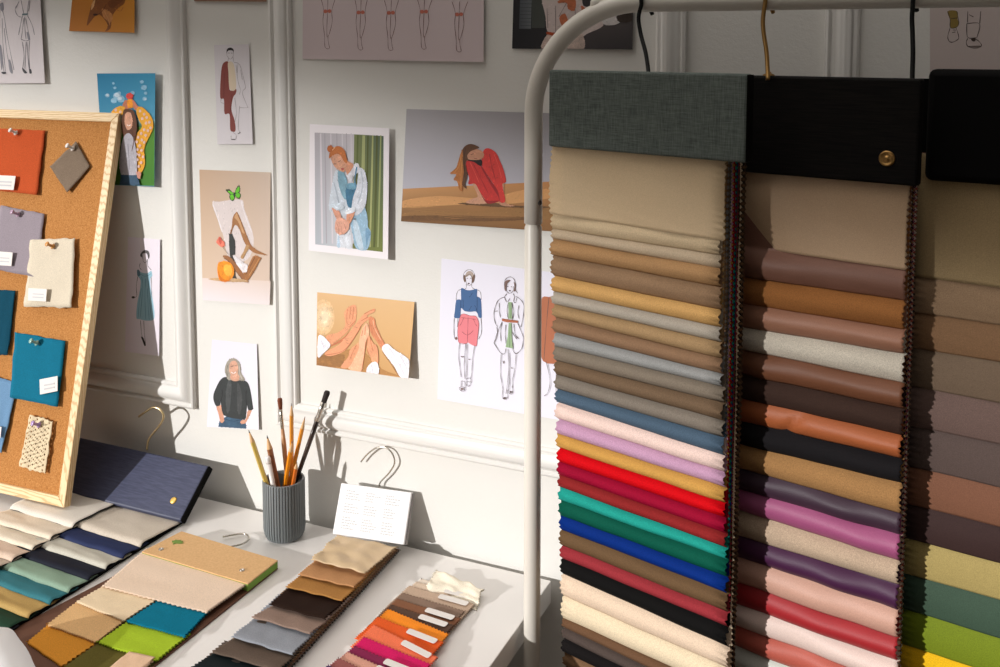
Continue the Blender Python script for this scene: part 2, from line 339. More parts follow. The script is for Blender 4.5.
# ------------------------------------------------------------------ papers on the wall
EPS = 2.5e-5
def lerp3(a, b, t): return tuple(a[i] + (b[i] - a[i]) * t for i in range(3))
class Paper:
    """one sheet on the wall with its printed picture (flat, as printed)"""
    def __init__(s, quad, lift, base, crop=(0, 0, 1), photo=False):
        s.photo = photo; s.seed = quad[0][0] * .37; s.rnd = random.Random(int(quad[0][0] * 10))
        s.bm = bmesh.new(); s.cl = s.bm.loops.layers.float_color.new('Col'); s.k = 0; s.crop = crop
        s.q = [V((x, y)) for x, y in quad]
        a, l1, l2 = lift                                   # planar lift off the wall: a + l1*s + l2*t
        P = [wal(*quad[0], a), wal(*quad[1], a + l1), wal(*quad[3], a + l2)]
        s.p0 = P[0]; s.n = (P[1] - P[0]).cross(P[2] - P[0]).normalized()
        if s.n.y > 0: s.n = -s.n
        s.c4 = base if isinstance(base[0], (tuple, list)) else [base] * 4
        pts = [s.at(p.x, p.y) for p in s.q]
        back = [s.bm.verts.new(p - s.n * .0004) for p in pts]; front = [s.bm.verts.new(p) for p in pts]
        edge = lerp3(s.c4[0], (255, 255, 255), .3)
        s.paint(s.bm.faces.new(back), edge)
        for i in range(4): s.paint(s.bm.faces.new((back[i], back[(i + 1) % 4], front[(i + 1) % 4], front[i])), edge)
        s.fill_quad(s.q, s.c4)
    def at(s, x, y, k=0): return hit(x, y, s.p0 + s.n * (k * EPS), s.n)
    def paint(s, f, c):
        for l in f.loops: l[s.cl] = rgb(c)
    def fill_quad(s, q, c4, g=8):
        q = [V((p[0], p[1])) for p in q]; s.k += 1; vs = []
        for j in range(g + 1):
            r = []
            for i in range(g + 1):
                u, v = i / g, j / g
                p = (q[0] * (1 - u) + q[1] * u) * (1 - v) + (q[3] * (1 - u) + q[2] * u) * v
                r.append((s.bm.verts.new(s.at(p.x, p.y, s.k)), lerp3(lerp3(c4[0], c4[1], u), lerp3(c4[3], c4[2], u), v)))
            vs.append(r)
        for j in range(g):
            for i in range(g):
                cs = [vs[j][i], vs[j][i + 1], vs[j + 1][i + 1], vs[j + 1][i]]
                f = s.bm.faces.new([c[0] for c in cs])
                for l, c in zip(f.loops, cs): l[s.cl] = rgb(c[1])
    def px(s, p): return V((s.crop[0] + p[0] / s.crop[2], s.crop[1] + p[1] / s.crop[2], 0))
    def gq(s, q, c4): s.fill_quad([s.px(p) for p in q], c4)
    def clip(s, P):
        c = sum(s.q, V((0, 0))) / 4
        for i in range(4):
            a, b = s.q[i], s.q[(i + 1) % 4]; a = a.lerp(c, .004); b = b.lerp(c, .004)
            n = V((a.y - b.y, b.x - a.x))
            if n.dot(c - a) < 0: n = -n
            out = []
            for k in range(len(P)):
                p, q = P[k - 1], P[k]; dp, dq = n.dot(p.xy - a), n.dot(q.xy - a)
                if (dp < 0) != (dq < 0): out.append(p.lerp(q, dp / (dp - dq)))
                if dq >= 0: out.append(q)
            P = out
            if len(P) < 3: return []
        return P
    def poly(s, c, pts, sm=True):
        s.k += 1; P = [s.px(p) for p in pts]
        if sm: P = spline(P, 4, True)
        P = s.clip(P)
        if not P: return
        ed = [s.bm.verts.new(s.at(p.x, p.y, s.k)) for p in P]
        f = s.bm.faces.new(ed); s.paint(f, c)
        if s.photo: s.mottle(c, P)
    def mottle(s, c, P):
        # the grain and tonal change of a photographic print: small dabs of neighbouring tones inside the shape
        x0, x1 = min(p.x for p in P), max(p.x for p in P); y0, y1 = min(p.y for p in P), max(p.y for p in P)
        A = .5 * abs(sum(P[k - 1].x * P[k].y - P[k].x * P[k - 1].y for k in range(len(P)))); s.k += 2
        r = s.rnd; ang = r.uniform(-.5, .5) + (PI / 2 if (y1 - y0) > (x1 - x0) else 0)
        for _ in range(min(420, int(A * 1.1))):
            x, y = r.uniform(x0, x1), r.uniform(y0, y1); ins = False
            for k in range(len(P)):
                a, b = P[k - 1], P[k]
                if (a.y > y) != (b.y > y) and x < (b.x - a.x) * (y - a.y) / (b.y - a.y) + a.x: ins = not ins
            if not ins: continue
            w = nz(x * .22, y * .22, s.seed) * .20 + r.uniform(-.06, .06); sz = min(1.0, .35 * math.sqrt(A) * .5 + .25)
            t = V((math.cos(ang + r.uniform(-.4, .4)), math.sin(ang + r.uniform(-.4, .4)), 0)) * sz * r.uniform(.6, 1.5); n = V((-t.y, t.x, 0)).normalized() * sz * .42
            q = s.clip([V((x, y, 0)) + t, V((x, y, 0)) + n, V((x, y, 0)) - t, V((x, y, 0)) - n])
            if len(q) < 3: continue
            kk = s.k - 1 + r.random() * .9
            s.paint(s.bm.faces.new([s.bm.verts.new(s.at(p.x, p.y, kk)) for p in q]), mul(c, 1 + w))
    def line(s, c, w, pts, sm=True):
        s.k += 1; P = [s.px(p) for p in pts]
        if sm and len(P) > 2: P = spline(P, 4)
        L = []
        for i, p in enumerate(P):
            t = P[min(i + 1, len(P) - 1)] - P[max(i - 1, 0)]
            n = V((-t.y, t.x, 0)); n = n.normalized() if n.length > 1e-9 else V((1, 0, 0))
            ww = w * .5 * (.75 + .25 * math.sin(i * 1.3))
            L.append((s.bm.verts.new(s.at(*(p + n * ww).xy, s.k)), s.bm.verts.new(s.at(*(p - n * ww).xy, s.k))))
        for a, b in zip(L, L[1:]): s.paint(s.bm.faces.new((a[0], a[1], b[1], b[0])), c)
    def blob(s, c, x, y, rx, ry=None, n=12):
        ry = ry or rx; s.poly(c, [(x + rx * math.cos(2 * PI * k / n), y + ry * math.sin(2 * PI * k / n)) for k in range(n)], False)
    def done(s, name, label, cat):
        return tag(link(name, s.bm, PRINT, None, False), label, cat, 'papers pinned up on the wall')
INK = (84, 72, 70)
# two-figure fashion sketch
p = Paper([(441.5, 258.5), (566, 274), (566, 421), (437.5, 399)], (.00045, .002, .001), (228, 226, 238), (435, 255, 8.337))
A = (435, 255, 8.337); B = (435, 330, 7.84)
def L(c, w, *pts): p.line(c, w, list(pts))
hb = (112, 88, 76)
p.poly(hb, [(236, 178), (252, 168), (257, 215), (248, 228), (237, 205)]); p.poly(hb, [(306, 172), (332, 165), (329, 205), (313, 236), (307, 212)]); p.poly((176, 160, 150), [(250, 176), (268, 140), (300, 135), (322, 160), (306, 186), (290, 168), (262, 184)])
L(INK, .6, (237, 190), (243, 148), (280, 122), (316, 135), (333, 175), (326, 215), (312, 237)); L(INK, .5, (255, 195), (262, 232), (280, 256), (300, 244), (309, 212)); L(INK, .5, (250, 182), (288, 160), (306, 187)); p.poly((70, 45, 45), [(273, 236), (282, 232), (290, 237), (281, 246)])
L(INK, .7, (264, 196), (275, 193)); L(INK, .7, (290, 192), (302, 194))
L(INK, .5, (260, 240), (261, 272), (244, 288)); L(INK, .5, (305, 240), (308, 268), (332, 285)); L(INK, .5, (217, 285), (190, 302), (178, 340), (177, 380)); L(INK, .5, (352, 290), (376, 305), (384, 340), (383, 376))
p.poly((66, 100, 146), [(217, 285), (232, 277), (262, 292), (300, 293), (345, 283), (352, 300), (350, 345), (367, 352), (384, 382), (390, 500), (386, 523), (365, 520), (352, 484), (335, 470), (290, 474), (245, 466), (220, 442), (214, 470), (211, 520), (190, 526), (160, 520), (165, 470), (176, 382), (205, 370), (217, 372)])
for a in (((286, 352), (300, 336), (312, 316)), ((284, 458), (296, 440), (304, 424)), ((233, 372), (236, 410), (234, 444)), ((330, 420), (342, 440), (346, 462)), ((216, 372), (215, 440)), ((352, 345), (350, 480))): L((40, 62, 100), .55, *a)
p.poly((224, 128, 136), [(215, 500), (240, 490), (290, 505), (340, 510), (360, 545), (366, 590), (362, 650), (354, 700), (346, 760), (300, 745), (272, 728), (264, 738), (200, 730), (192, 690), (190, 600), (202, 540)])
for a in (((215, 500), (240, 490), (290, 505), (340, 510), (360, 545), (366, 590), (346, 760)), ((215, 500), (190, 600), (200, 730), (264, 738)), ((276, 520), (274, 600), (270, 730)), ((240, 520), (225, 560), (205, 590)), ((320, 530), (335, 570), (352, 595)), ((225, 640), (270, 668), (320, 630)), ((220, 522), (290, 530), (340, 538))): L((150, 70, 80), .5, *a)
L(INK, .5, (160, 525), (157, 600), (160, 680), (172, 705)); L(INK, .5, (190, 525), (188, 600)); L(INK, .5, (383, 525), (388, 610), (384, 660), (362, 700)); p.blob((120, 90, 84), 176, 695, 9, 13)
# second figure
for q in ([(580, 226), (606, 208), (630, 212), (602, 240), (592, 300), (578, 282)], [(656, 222), (673, 250), (669, 296), (655, 302), (662, 262)]): p.poly((120, 96, 90), q)
L(INK, .6, (578, 255), (582, 214), (602, 190), (632, 183), (660, 205), (673, 246), (669, 288), (690, 318)); L(INK, .5, (590, 252), (598, 300), (622, 320), (648, 302), (656, 262)); p.poly((70, 50, 50), [(615, 296), (623, 291), (631, 297), (623, 304)])
L(INK, .6, (600, 264), (612, 262)); L(INK, .6, (632, 264), (644, 266))
for a in (((600, 322), (580, 350), (600, 392), (624, 362)), ((650, 322), (662, 346), (655, 388), (672, 396), (680, 362)), ((580, 350), (532, 372), (506, 420), (490, 490), (500, 560), (520, 596)), ((672, 345), (712, 370), (741, 422), (734, 520), (716, 600)), ((612, 395), (600, 470), (612, 535)), ((640, 400), (655, 470), (645, 540)), ((535, 400), (536, 470), (545, 520)), ((500, 470), (522, 466)), ((700, 420), (690, 480), (700, 530)), ((560, 556), (530, 620), (505, 690), (492, 735)), ((688, 566), (720, 640), (736, 692), (722, 780), (675, 826)), ((492, 735), (545, 815), (580, 822), (590, 780)), ((515, 600), (520, 660), (500, 720)), ((556, 570), (545, 640), (550, 720)), ((590, 580), (585, 660), (592, 740)), ((655, 575), (668, 660), (700, 700)), ((640, 640), (680, 700)), ((675, 826), (650, 795), (648, 730))): L(INK, .6, *a)
p.poly((150, 176, 138), [(612, 392), (638, 392), (640, 535), (612, 530)], False); p.poly((150, 176, 138), [(614, 566), (636, 567), (640, 690), (648, 778), (588, 768), (606, 680)], False)
p.poly((170, 100, 72), [(558, 530), (600, 536), (692, 548), (690, 566), (600, 561), (558, 550)], False)
L((90, 50, 40), .4, (558, 530), (600, 536), (692, 548)); L((90, 110, 80), .4, (625, 395), (628, 530)); L((90, 110, 80), .4, (625, 570), (622, 770))
p.crop = B
for a in (((192, 100), (185, 200), (194, 290), (205, 370)), ((240, 105), (233, 200), (228, 290), (235, 385)), ((252, 110), (250, 200), (248, 372)), ((310, 122), (295, 220), (288, 330), (280, 380)), ((518, 190), (512, 330), (524, 420), (532, 465)), ((572, 150), (577, 290), (568, 420), (556, 500)), ((582, 180), (586, 360), (578, 455)), ((635, 195), (626, 300), (606, 400), (608, 452)), ((205, 400), (232, 406), (236, 450), (228, 478), (200, 474), (190, 455), (204, 440), (205, 400)), ((248, 378), (280, 380), (279, 420), (262, 441), (245, 425), (248, 378)), ((206, 445), (234, 450)), ((248, 405), (280, 407)), ((532, 465), (528, 530), (556, 543), (570, 520), (566, 470)), ((580, 456), (576, 490), (600, 502), (610, 480), (604, 440))): L(INK, .55, *a)
for a in (((204, 204), (214, 213), (225, 205)), ((262, 228), (274, 232)), ((534, 240), (538, 262)), ((596, 296), (608, 300))): L((100, 80, 78), 1.0, *a)
p.blob((90, 72, 70), 594, 486, 10, 8); p.blob((90, 72, 70), 545, 533, 12, 7); p.blob((120, 96, 92), 212, 462, 12, 8)
# third figure, mostly behind the rack upright
p.crop = (0, 0, 1)
p.poly((176, 108, 78), [(541, 300), (549, 297), (560, 300), (562, 356), (543, 361), (538, 330)]); L(INK, .6, (549, 297), (546, 330), (544, 360)); L(INK, .6, (546, 361), (550, 380), (548, 392), (544, 396)); L(INK, .5, (556, 362), (556, 400))
p.done('fashion_sketch', 'fashion sketch of figures in pink shorts and a belted white coat beside the rack', 'sketch')
# leg study sheet
p = Paper([(303, -34), (484, -34), (483.5, 62), (302.5, 59)], (.00045, .004, .001), (212, 196, 198), (295, 0, 5.128))
for x0, y0, k in ((165, 0, 1), (335, 6, .85), (490, 8, 1.0), (660, 2, 1.05), (840, 16, 1.1)):
    for a in (((-32 * k, -8), (-18, 50), (-22, 110), (-14, 180), (-12, 235), (-2, 250), (12, 246), (8, 228)), ((42 * k, -8), (24, 55), (26, 110), (12, 170), (4, 190), (8, 228)), ((4, -8), (2, 55), (-2, 150), (0, 190))):
        L((120, 84, 78), .6, *[(x0 + x, y0 + y) for x, y in a])
    p.blob((198, 116, 98), x0 - 9, y0 + 58, 11, 10); p.blob((198, 116, 98), x0 + 12, y0 + 57, 10, 10)
p.done('leg_study', 'pale pink sheet with five drawn pairs of legs at top of the wall', 'sketch')
# denim portrait with white border
p = Paper([(309.8, 124), (389.3, 128.3), (388, 259.5), (308.6, 250.5)], (.0008, .009, .002), (236, 230, 234), (305, 120, 8.337), True)
p.fill_quad([(314.6, 132.6), (354.5, 134.3), (353, 248.5), (315.3, 244.3)], [(176, 170, 176), (196, 190, 196), (206, 204, 210), (170, 176, 184)])
p.fill_quad([(354.2, 134.3), (383.6, 136), (382.8, 252), (352.5, 248.5)], [(118, 126, 78), (84, 100, 84), (112, 122, 60), (106, 112, 58)])
for x, w, c in ((130, 16, (208, 202, 208)), (165, 10, (166, 160, 168)), (215, 14, (206, 200, 206)), (265, 10, (170, 164, 172)), (310, 12, (208, 203, 208)), (345, 10, (172, 166, 172)), (385, 14, (204, 198, 204))): p.line(c, w / 8.337, [(x, 112), (x + 6, 500), (x + 14, 1030)], False)
for x, w, c in ((440, 16, (94, 102, 54)), (490, 30, (160, 166, 112)), (525, 14, (84, 90, 42)), (565, 16, (164, 168, 112)), (600, 18, (86, 92, 46)), (632, 14, (150, 158, 104))): p.line(c, w / 8.337, [(x, 128), (x - 8, 500), (x - 24, 1060)], False)
p.crop = (305, 190, 8.89)
p.poly((214, 218, 226), [(285, 500), (290, 330), (330, 250), (395, 330), (412, 512), (340, 508)]); p.poly((176, 196, 214), [(285, 500), (296, 400), (312, 500)])
p.poly((150, 182, 204), [(380, 40), (470, 0), (540, 180), (556, 260), (560, 330), (585, 380), (556, 525), (455, 518), (425, 400), (405, 300)])
p.poly((190, 208, 222), [(430, 270), (470, 300), (520, 520), (480, 518), (440, 400)]); p.poly((118, 156, 186), [(540, 340), (582, 380), (560, 440), (545, 500)])
p.crop = (305, 120, 8.337)
p.poly((196, 204, 214), [(250, 430), (280, 420), (310, 520), (340, 640), (385, 760), (330, 800), (255, 780), (200, 745), (215, 590), (235, 500)])
p.poly((120, 158, 176), [(278, 424), (312, 425), (350, 500), (360, 640), (330, 660), (295, 590), (275, 500)]); p.poly((62, 112, 142), [(345, 560), (420, 560), (425, 660), (390, 740), (350, 700)]); p.poly((112, 160, 184), [(356, 530), (420, 530), (420, 575), (352, 570)])
p.poly((206, 206, 214), [(340, 440), (385, 385), (440, 360), (452, 420), (405, 470), (380, 520)]); p.poly((208, 212, 222), [(452, 400), (492, 420), (515, 500), (518, 600), (500, 720), (440, 790), (390, 780), (398, 660), (430, 560), (440, 480)])
L((168, 178, 192), .8, (470, 430), (480, 560), (440, 700)); L((168, 178, 192), .8, (240, 520), (270, 640), (290, 740)); L((96, 138, 168), 1.5, (432, 390), (415, 500), (425, 560))
p.poly((202, 142, 112), [(330, 335), (352, 340), (405, 378), (360, 448), (345, 440), (340, 420)]); p.poly((206, 152, 124), [(215, 305), (270, 280), (325, 320), (345, 400), (320, 432), (280, 415), (240, 380)])
p.poly((184, 106, 52), [(200, 320), (205, 275), (235, 232), (285, 218), (330, 255), (348, 320), (350, 360), (325, 345), (300, 300), (270, 282), (235, 292), (212, 312)]); p.blob((178, 98, 46), 210, 240, 26, 28); L((240, 200, 150), .6, (228, 252), (240, 238), (252, 226))
p.poly((176, 84, 74), [(300, 405), (318, 398), (326, 408), (312, 420)]); L((110, 70, 54), .6, (238, 368), (262, 366)); L((110, 70, 54), .6, (276, 350), (298, 338))
p.crop = (305, 190, 8.89)
p.poly((208, 148, 124), [(238, 150), (272, 142), (322, 230), (300, 270), (270, 240)]); p.poly((214, 150, 120), [(372, 215), (430, 192), (440, 205), (404, 290), (375, 300)]); p.poly((218, 162, 140), [(275, 270), (320, 245), (388, 290), (385, 350), (350, 388), (300, 394), (266, 350)])
for a in (((285, 300), (300, 350), (298, 390)), ((320, 320), (325, 370), (335, 388)), ((350, 300), (362, 350))): L((176, 116, 98), .5, *a)
p.poly((196, 206, 216), [(225, 130), (280, 110), (350, 150), (300, 182), (235, 150)]); p.poly((216, 220, 228), [(365, 190), (430, 150), (445, 190), (375, 215)]); p.blob((120, 130, 140), 438, 258, 10, 10)
p.done('photo_print', 'white bordered photo print of a person in denim dungarees before green curtain', 'photo print')
# landscape: crouching figure on sand
p = Paper([(406.5, 109), (562, 113.5), (562, 232), (401, 221.3)], (.00045, .003, .002), [(176, 172, 176), (160, 156, 160), (186, 184, 196), (190, 190, 204)], (440, 130, 6.673), True)
p.fill_quad([(402.8, 188.8), (562, 181), (562, 232), (401, 221.3)], [(196, 146, 96), (190, 134, 84), (136, 96, 56), (120, 86, 50)])
p.poly((150, 110, 66), [(-250, 560), (-100, 535), (80, 545), (300, 535), (560, 520), (800, 510), (800, 600), (500, 580), (200, 600), (0, 590), (-240, 600)]); p.poly((206, 152, 98), [(-240, 470), (0, 440), (300, 455), (560, 400), (790, 400), (790, 440), (500, 490), (100, 500), (-240, 520)])
p.poly((112, 78, 46), [(-255, 575), (0, 570), (300, 575), (560, 580), (560, 600), (200, 610), (-258, 600)])
for k in range(9): p.line((166, 120, 72), .5, [(-250 + 40 * k, 520 + 9 * k), (0 + 30 * k, 505 + 10 * k), (300 + 30 * k, 515 + 9 * k)])
p.poly((104, 74, 46), [(120, 490), (300, 480), (520, 505), (700, 510), (700, 520), (420, 515), (200, 500)])
p.poly((200, 150, 122), [(172, 480), (225, 455), (252, 440), (215, 350), (240, 350), (300, 465), (310, 490), (210, 492)]); p.poly((186, 136, 108), [(390, 470), (412, 350), (430, 350), (432, 480), (500, 506), (420, 506)])
p.poly((196, 52, 48), [(175, 215), (205, 198), (235, 215), (275, 245), (330, 330), (385, 410), (398, 470), (350, 486), (310, 470), (270, 420), (235, 360), (190, 362), (195, 320), (176, 260)])
p.poly((204, 58, 52), [(292, 135), (325, 122), (370, 148), (395, 195), (425, 270), (440, 345), (415, 365), (436, 470), (400, 480), (380, 400), (330, 320), (285, 250), (278, 200)])
p.poly((150, 36, 38), [(285, 250), (330, 325), (385, 405), (398, 475), (386, 440), (340, 370), (300, 300), (272, 246)]); p.poly((150, 36, 38), [(270, 420), (310, 470), (398, 472), (350, 490), (306, 484)])
L((160, 40, 42), .8, (330, 160), (345, 240), (370, 330)); L((160, 40, 42), .8, (220, 225), (270, 320), (320, 420)); L((222, 84, 72), .8, (360, 160), (390, 240), (410, 320)); L((222, 84, 72), .8, (200, 215), (230, 280), (260, 350))
p.poly((38, 26, 24), [(180, 200), (240, 190), (280, 205), (272, 240), (230, 215)]); p.poly((190, 136, 108), [(180, 160), (205, 140), (245, 128), (285, 145), (292, 170), (270, 195), (235, 200), (190, 195)])
p.poly((96, 62, 40), [(178, 100), (215, 94), (262, 115), (240, 128), (205, 142), (182, 170), (188, 200), (170, 215), (182, 300), (168, 360), (178, 390), (150, 370), (120, 300), (130, 200), (150, 130)])
p.poly((176, 110, 58), [(150, 130), (130, 180), (108, 250), (65, 290), (108, 296), (90, 330), (115, 345), (128, 395), (150, 405), (148, 350), (158, 280), (150, 200)])
L((214, 150, 84), .5, (140, 160), (128, 240), (90, 286)); L((214, 150, 84), .5, (148, 200), (140, 300), (140, 396)); L((60, 40, 28), .5, (170, 120), (160, 220), (168, 320)); L((90, 54, 44), .5, (205, 165), (225, 158)); L((130, 64, 56), .6, (228, 190), (246, 188))
p.done('photo_print', 'landscape photo print of a person in red crouching on brown sand', 'photo print')
# hands
p = Paper([(317.2, 292.2), (414.5, 302), (408.5, 378.8), (316.4, 365.2)], (.00045, .003, .0125), [(212, 172, 124), (216, 176, 126), (204, 158, 102), (186, 140, 86)], (310, 285, 6.673), True)
for r, c in ((95, (218, 180, 134)), (75, (222, 187, 145)), (55, (227, 196, 158)), (35, (232, 206, 172))): p.blob(c, 90 + (95 - r) * .1, 215, r * .78, r * 1.25, 20)
p.poly((176, 126, 72), [(45, 480), (150, 455), (330, 430), (480, 560), (600, 610), (300, 572), (42, 535)]); p.poly((150, 104, 56), [(60, 478), (200, 462), (230, 480), (200, 545), (45, 534)])
sk, sd, sl = (222, 152, 112), (192, 116, 78), (236, 178, 142)
p.poly(sk, [(110, 340), (180, 320), (235, 275), (228, 190), (255, 150), (290, 132), (310, 150), (305, 240), (270, 285), (220, 340), (130, 400)]); 
for a in (((250, 160), (244, 230), (250, 262)), ((272, 145), (264, 225)), ((292, 145), (284, 230)), ((300, 240), (262, 282))): L(sd, .7, *a)
p.poly(sd, [(130, 410), (230, 345), (270, 290), (240, 345), (210, 380)]); p.poly(sk, [(100, 450), (190, 400), (260, 320), (300, 265), (350, 205), (380, 180), (430, 158), (428, 180), (380, 205), (395, 225), (350, 260), (300, 340), (230, 440), (130, 475)])
for a in (((100, 468), (220, 440), (300, 345), (340, 272)), ((360, 195), (400, 172), (430, 165)), ((340, 240), (384, 215))): L(sd, .9, *a)
p.poly((206, 130, 90), [(395, 215), (430, 225), (440, 270), (470, 340), (500, 400), (480, 425), (440, 370), (410, 330), (395, 280)]); L(sl, .8, (420, 235), (432, 290), (475, 370)); L(sd, .8, (398, 250), (420, 330))
p.poly(sl, [(255, 555), (300, 480), (335, 340), (350, 290), (378, 255), (395, 300), (390, 345), (372, 380), (360, 480), (340, 575)])
for a in (((352, 300), (345, 340)), ((372, 270), (365, 335)), ((372, 380), (360, 480), (345, 570))): L(sd, .7, *a)
p.poly(sk, [(205, 545), (255, 480), (270, 430), (320, 390), (325, 420), (300, 480), (255, 552)]); p.poly(sk, [(385, 380), (395, 340), (420, 385), (450, 420), (455, 520), (420, 520), (400, 470), (385, 430)]); L(sd, .8, (400, 345), (410, 400), (420, 440)); L(sd, .8, (310, 400), (285, 450), (265, 500)); L(sd, .8, (384, 350), (380, 420), (396, 470))
wh = (236, 232, 238)
p.poly(wh, [(55, 345), (85, 340), (115, 370), (135, 405), (90, 455), (52, 480)]); p.poly(wh, [(382, 590), (385, 545), (420, 515), (452, 525), (455, 596)]); p.poly(wh, [(480, 430), (515, 392), (560, 430), (640, 480), (662, 520), (655, 625), (600, 612), (560, 540)])
for a in (((530, 420), (580, 500), (630, 600)), ((600, 470), (640, 540)), ((70, 360), (95, 420)), ((410, 530), (420, 590))): L((206, 202, 214), .8, *a)
L((160, 112, 62), .9, (484, 445), (545, 535), (596, 612))
p.done('photo_print', 'photo print of many raised hands touching against a tan background', 'photo print')
# heel and orange still life
p = Paper([(199.3, 169.6), (270.5, 172.4), (269.3, 305), (202.9, 300)], (.0006, .003, .002), [(192, 162, 136), (196, 176, 160), (208, 186, 170), (214, 190, 168)], (195, 230, 8.34), True)
p.gq([(62, 400), (630, 425), (622, 625), (66, 585)], [(222, 206, 200), (214, 196, 186), (222, 212, 212), (228, 218, 222)])
p.crop = (195, 165, 9.53)
p.poly((214, 202, 200), [(165, 370), (230, 350), (440, 330), (470, 420), (560, 700), (500, 900), (330, 900), (260, 640)]); L((230, 222, 224), 1.4, (170, 375), (215, 500), (260, 640)); L((226, 218, 220), 1.2, (440, 340), (470, 460), (540, 640))
gb, gg = (52, 62, 36), (98, 184, 40)
p.poly(gb, [(296, 236), (330, 234), (372, 268), (392, 225), (424, 194), (430, 250), (424, 262), (438, 285), (428, 320), (400, 318), (384, 296), (376, 325), (362, 344), (336, 330), (326, 300), (332, 280), (312, 262)])
for q in ([(316, 246), (348, 256), (368, 276), (346, 280), (326, 266)], [(396, 232), (420, 206), (422, 250), (396, 266), (384, 262)], [(336, 288), (364, 286), (372, 318), (352, 334), (338, 318)], [(386, 276), (418, 268), (430, 288), (418, 312), (396, 304)]): p.poly(gg, q)
p.blob((40, 50, 50), 376, 278, 7, 16)
b1, b2 = (158, 108, 66), (122, 80, 46)
p.poly(b1, [(330, 665), (350, 590), (360, 500), (395, 450), (420, 485), (462, 590), (505, 700), (540, 770), (600, 815), (690, 858), (650, 856), (560, 835), (490, 770), (450, 690), (422, 610), (385, 570), (358, 610), (342, 668)], True)
p.poly((190, 146, 104), [(376, 500), (396, 462), (412, 490), (470, 640), (450, 640), (410, 540)])
p.crop = (195, 230, 8.34)
p.poly((180, 140, 96), [(428, 125), (455, 140), (420, 200), (400, 240), (380, 225), (405, 180)])
L((120, 78, 44), .7, (305, 0), (294, 32)); p.poly((48, 52, 50), [(284, 36), (305, 30), (332, 90), (334, 205), (290, 212), (284, 110)], False)
p.poly((60, 56, 50), [(290, 210), (310, 215), (330, 270), (335, 380), (348, 404), (310, 408), (322, 380), (312, 290)]); p.poly((226, 220, 222), [(320, 210), (400, 270), (440, 300), (420, 370), (380, 340), (340, 270)])
p.poly((150, 98, 58), [(232, 220), (270, 215), (330, 265), (440, 420), (425, 436), (400, 425), (345, 350), (270, 255)]); L((96, 60, 34), .7, (240, 235), (290, 268), (345, 350), (410, 430)); p.poly((160, 106, 60), [(490, 216), (545, 232), (540, 255), (440, 420), (405, 360), (432, 350), (440, 310)]); L((110, 70, 38), .8, (500, 225), (440, 340), (420, 372)); L((190, 138, 88), .8, (535, 240), (450, 380))
L((130, 112, 90), .4, (228, 142), (280, 205)); p.poly((224, 120, 98), [(178, 100), (205, 55), (225, 85), (245, 100), (244, 130), (220, 142), (198, 125)]); p.poly((196, 86, 70), [(205, 60), (222, 88), (215, 120), (200, 100)])
p.poly((196, 160, 120), [(110, 408), (200, 400), (380, 408), (440, 430), (300, 432), (180, 424)]); p.poly((236, 142, 28), [(186, 310), (200, 272), (250, 260), (300, 280), (325, 330), (318, 385), (280, 424), (240, 432), (208, 420), (190, 370)]); p.poly((250, 176, 62), [(250, 290), (295, 300), (310, 345), (290, 385), (255, 370), (240, 330)]); p.poly((208, 112, 18), [(190, 330), (205, 410), (240, 432), (290, 420), (240, 410), (210, 380)])
p.done('photo_print', 'photo print of a high heel, an orange and a green butterfly on beige', 'photo print')
# woman in charcoal jumper
p = Paper([(212, 339.5), (256.8, 344.2), (258.8, 429.7), (206.8, 426.8)], (.00045, .002, .003), [(222, 220, 232), (224, 222, 232), (230, 228, 238), (226, 226, 236)], (200, 335, 6.67), True)
p.poly((60, 88, 112), [(122, 612), (130, 575), (180, 540), (270, 550), (300, 560), (310, 618), (308, 625)], False); L((40, 62, 84), .6, (170, 560), (220, 575), (280, 562))
for q in ([(108, 470), (134, 462), (160, 555), (152, 584), (136, 580), (124, 530)], [(322, 498), (346, 500), (318, 562), (300, 590), (270, 588), (276, 570), (305, 560)]): p.poly((208, 152, 126), q)
p.poly((52, 55, 56), [(140, 295), (175, 280), (235, 300), (300, 305), (330, 345), (352, 470), (350, 498), (322, 500), (315, 470), (308, 530), (300, 560), (240, 558), (180, 545), (150, 520), (136, 440), (134, 468), (104, 470), (88, 410), (110, 345)])
p.poly((72, 75, 76), [(190, 300), (210, 330), (200, 480), (180, 520), (172, 400)]); p.poly((70, 72, 73), [(250, 320), (280, 400), (270, 520), (250, 500)]); L((34, 36, 38), .8, (138, 440), (150, 400), (146, 360)); L((34, 36, 38), .8, (312, 470), (306, 410), (310, 370))
p.poly((160, 152, 140), [(175, 275), (165, 230), (178, 185), (205, 158), (240, 160), (268, 195), (274, 250), (300, 300), (262, 302), (215, 300), (190, 300)]); p.poly((206, 156, 132), [(205, 270), (255, 262), (258, 300), (232, 308), (206, 295)]); p.poly((214, 164, 140), [(195, 215), (205, 180), (232, 172), (250, 195), (254, 240), (240, 275), (215, 275), (198, 250)])
L((240, 230, 226), .9, (208, 248), (224, 256), (240, 246)); L((100, 76, 68), .6, (203, 212), (218, 208)); L((100, 76, 68), .6, (232, 206), (246, 206)); L((120, 116, 110), .8, (186, 200), (178, 240), (186, 280)); L((196, 190, 180), .8, (262, 210), (266, 260), (282, 296))
p.done('photo_print', 'photo print of a grey haired person in charcoal jumper above the brush pot', 'photo print')
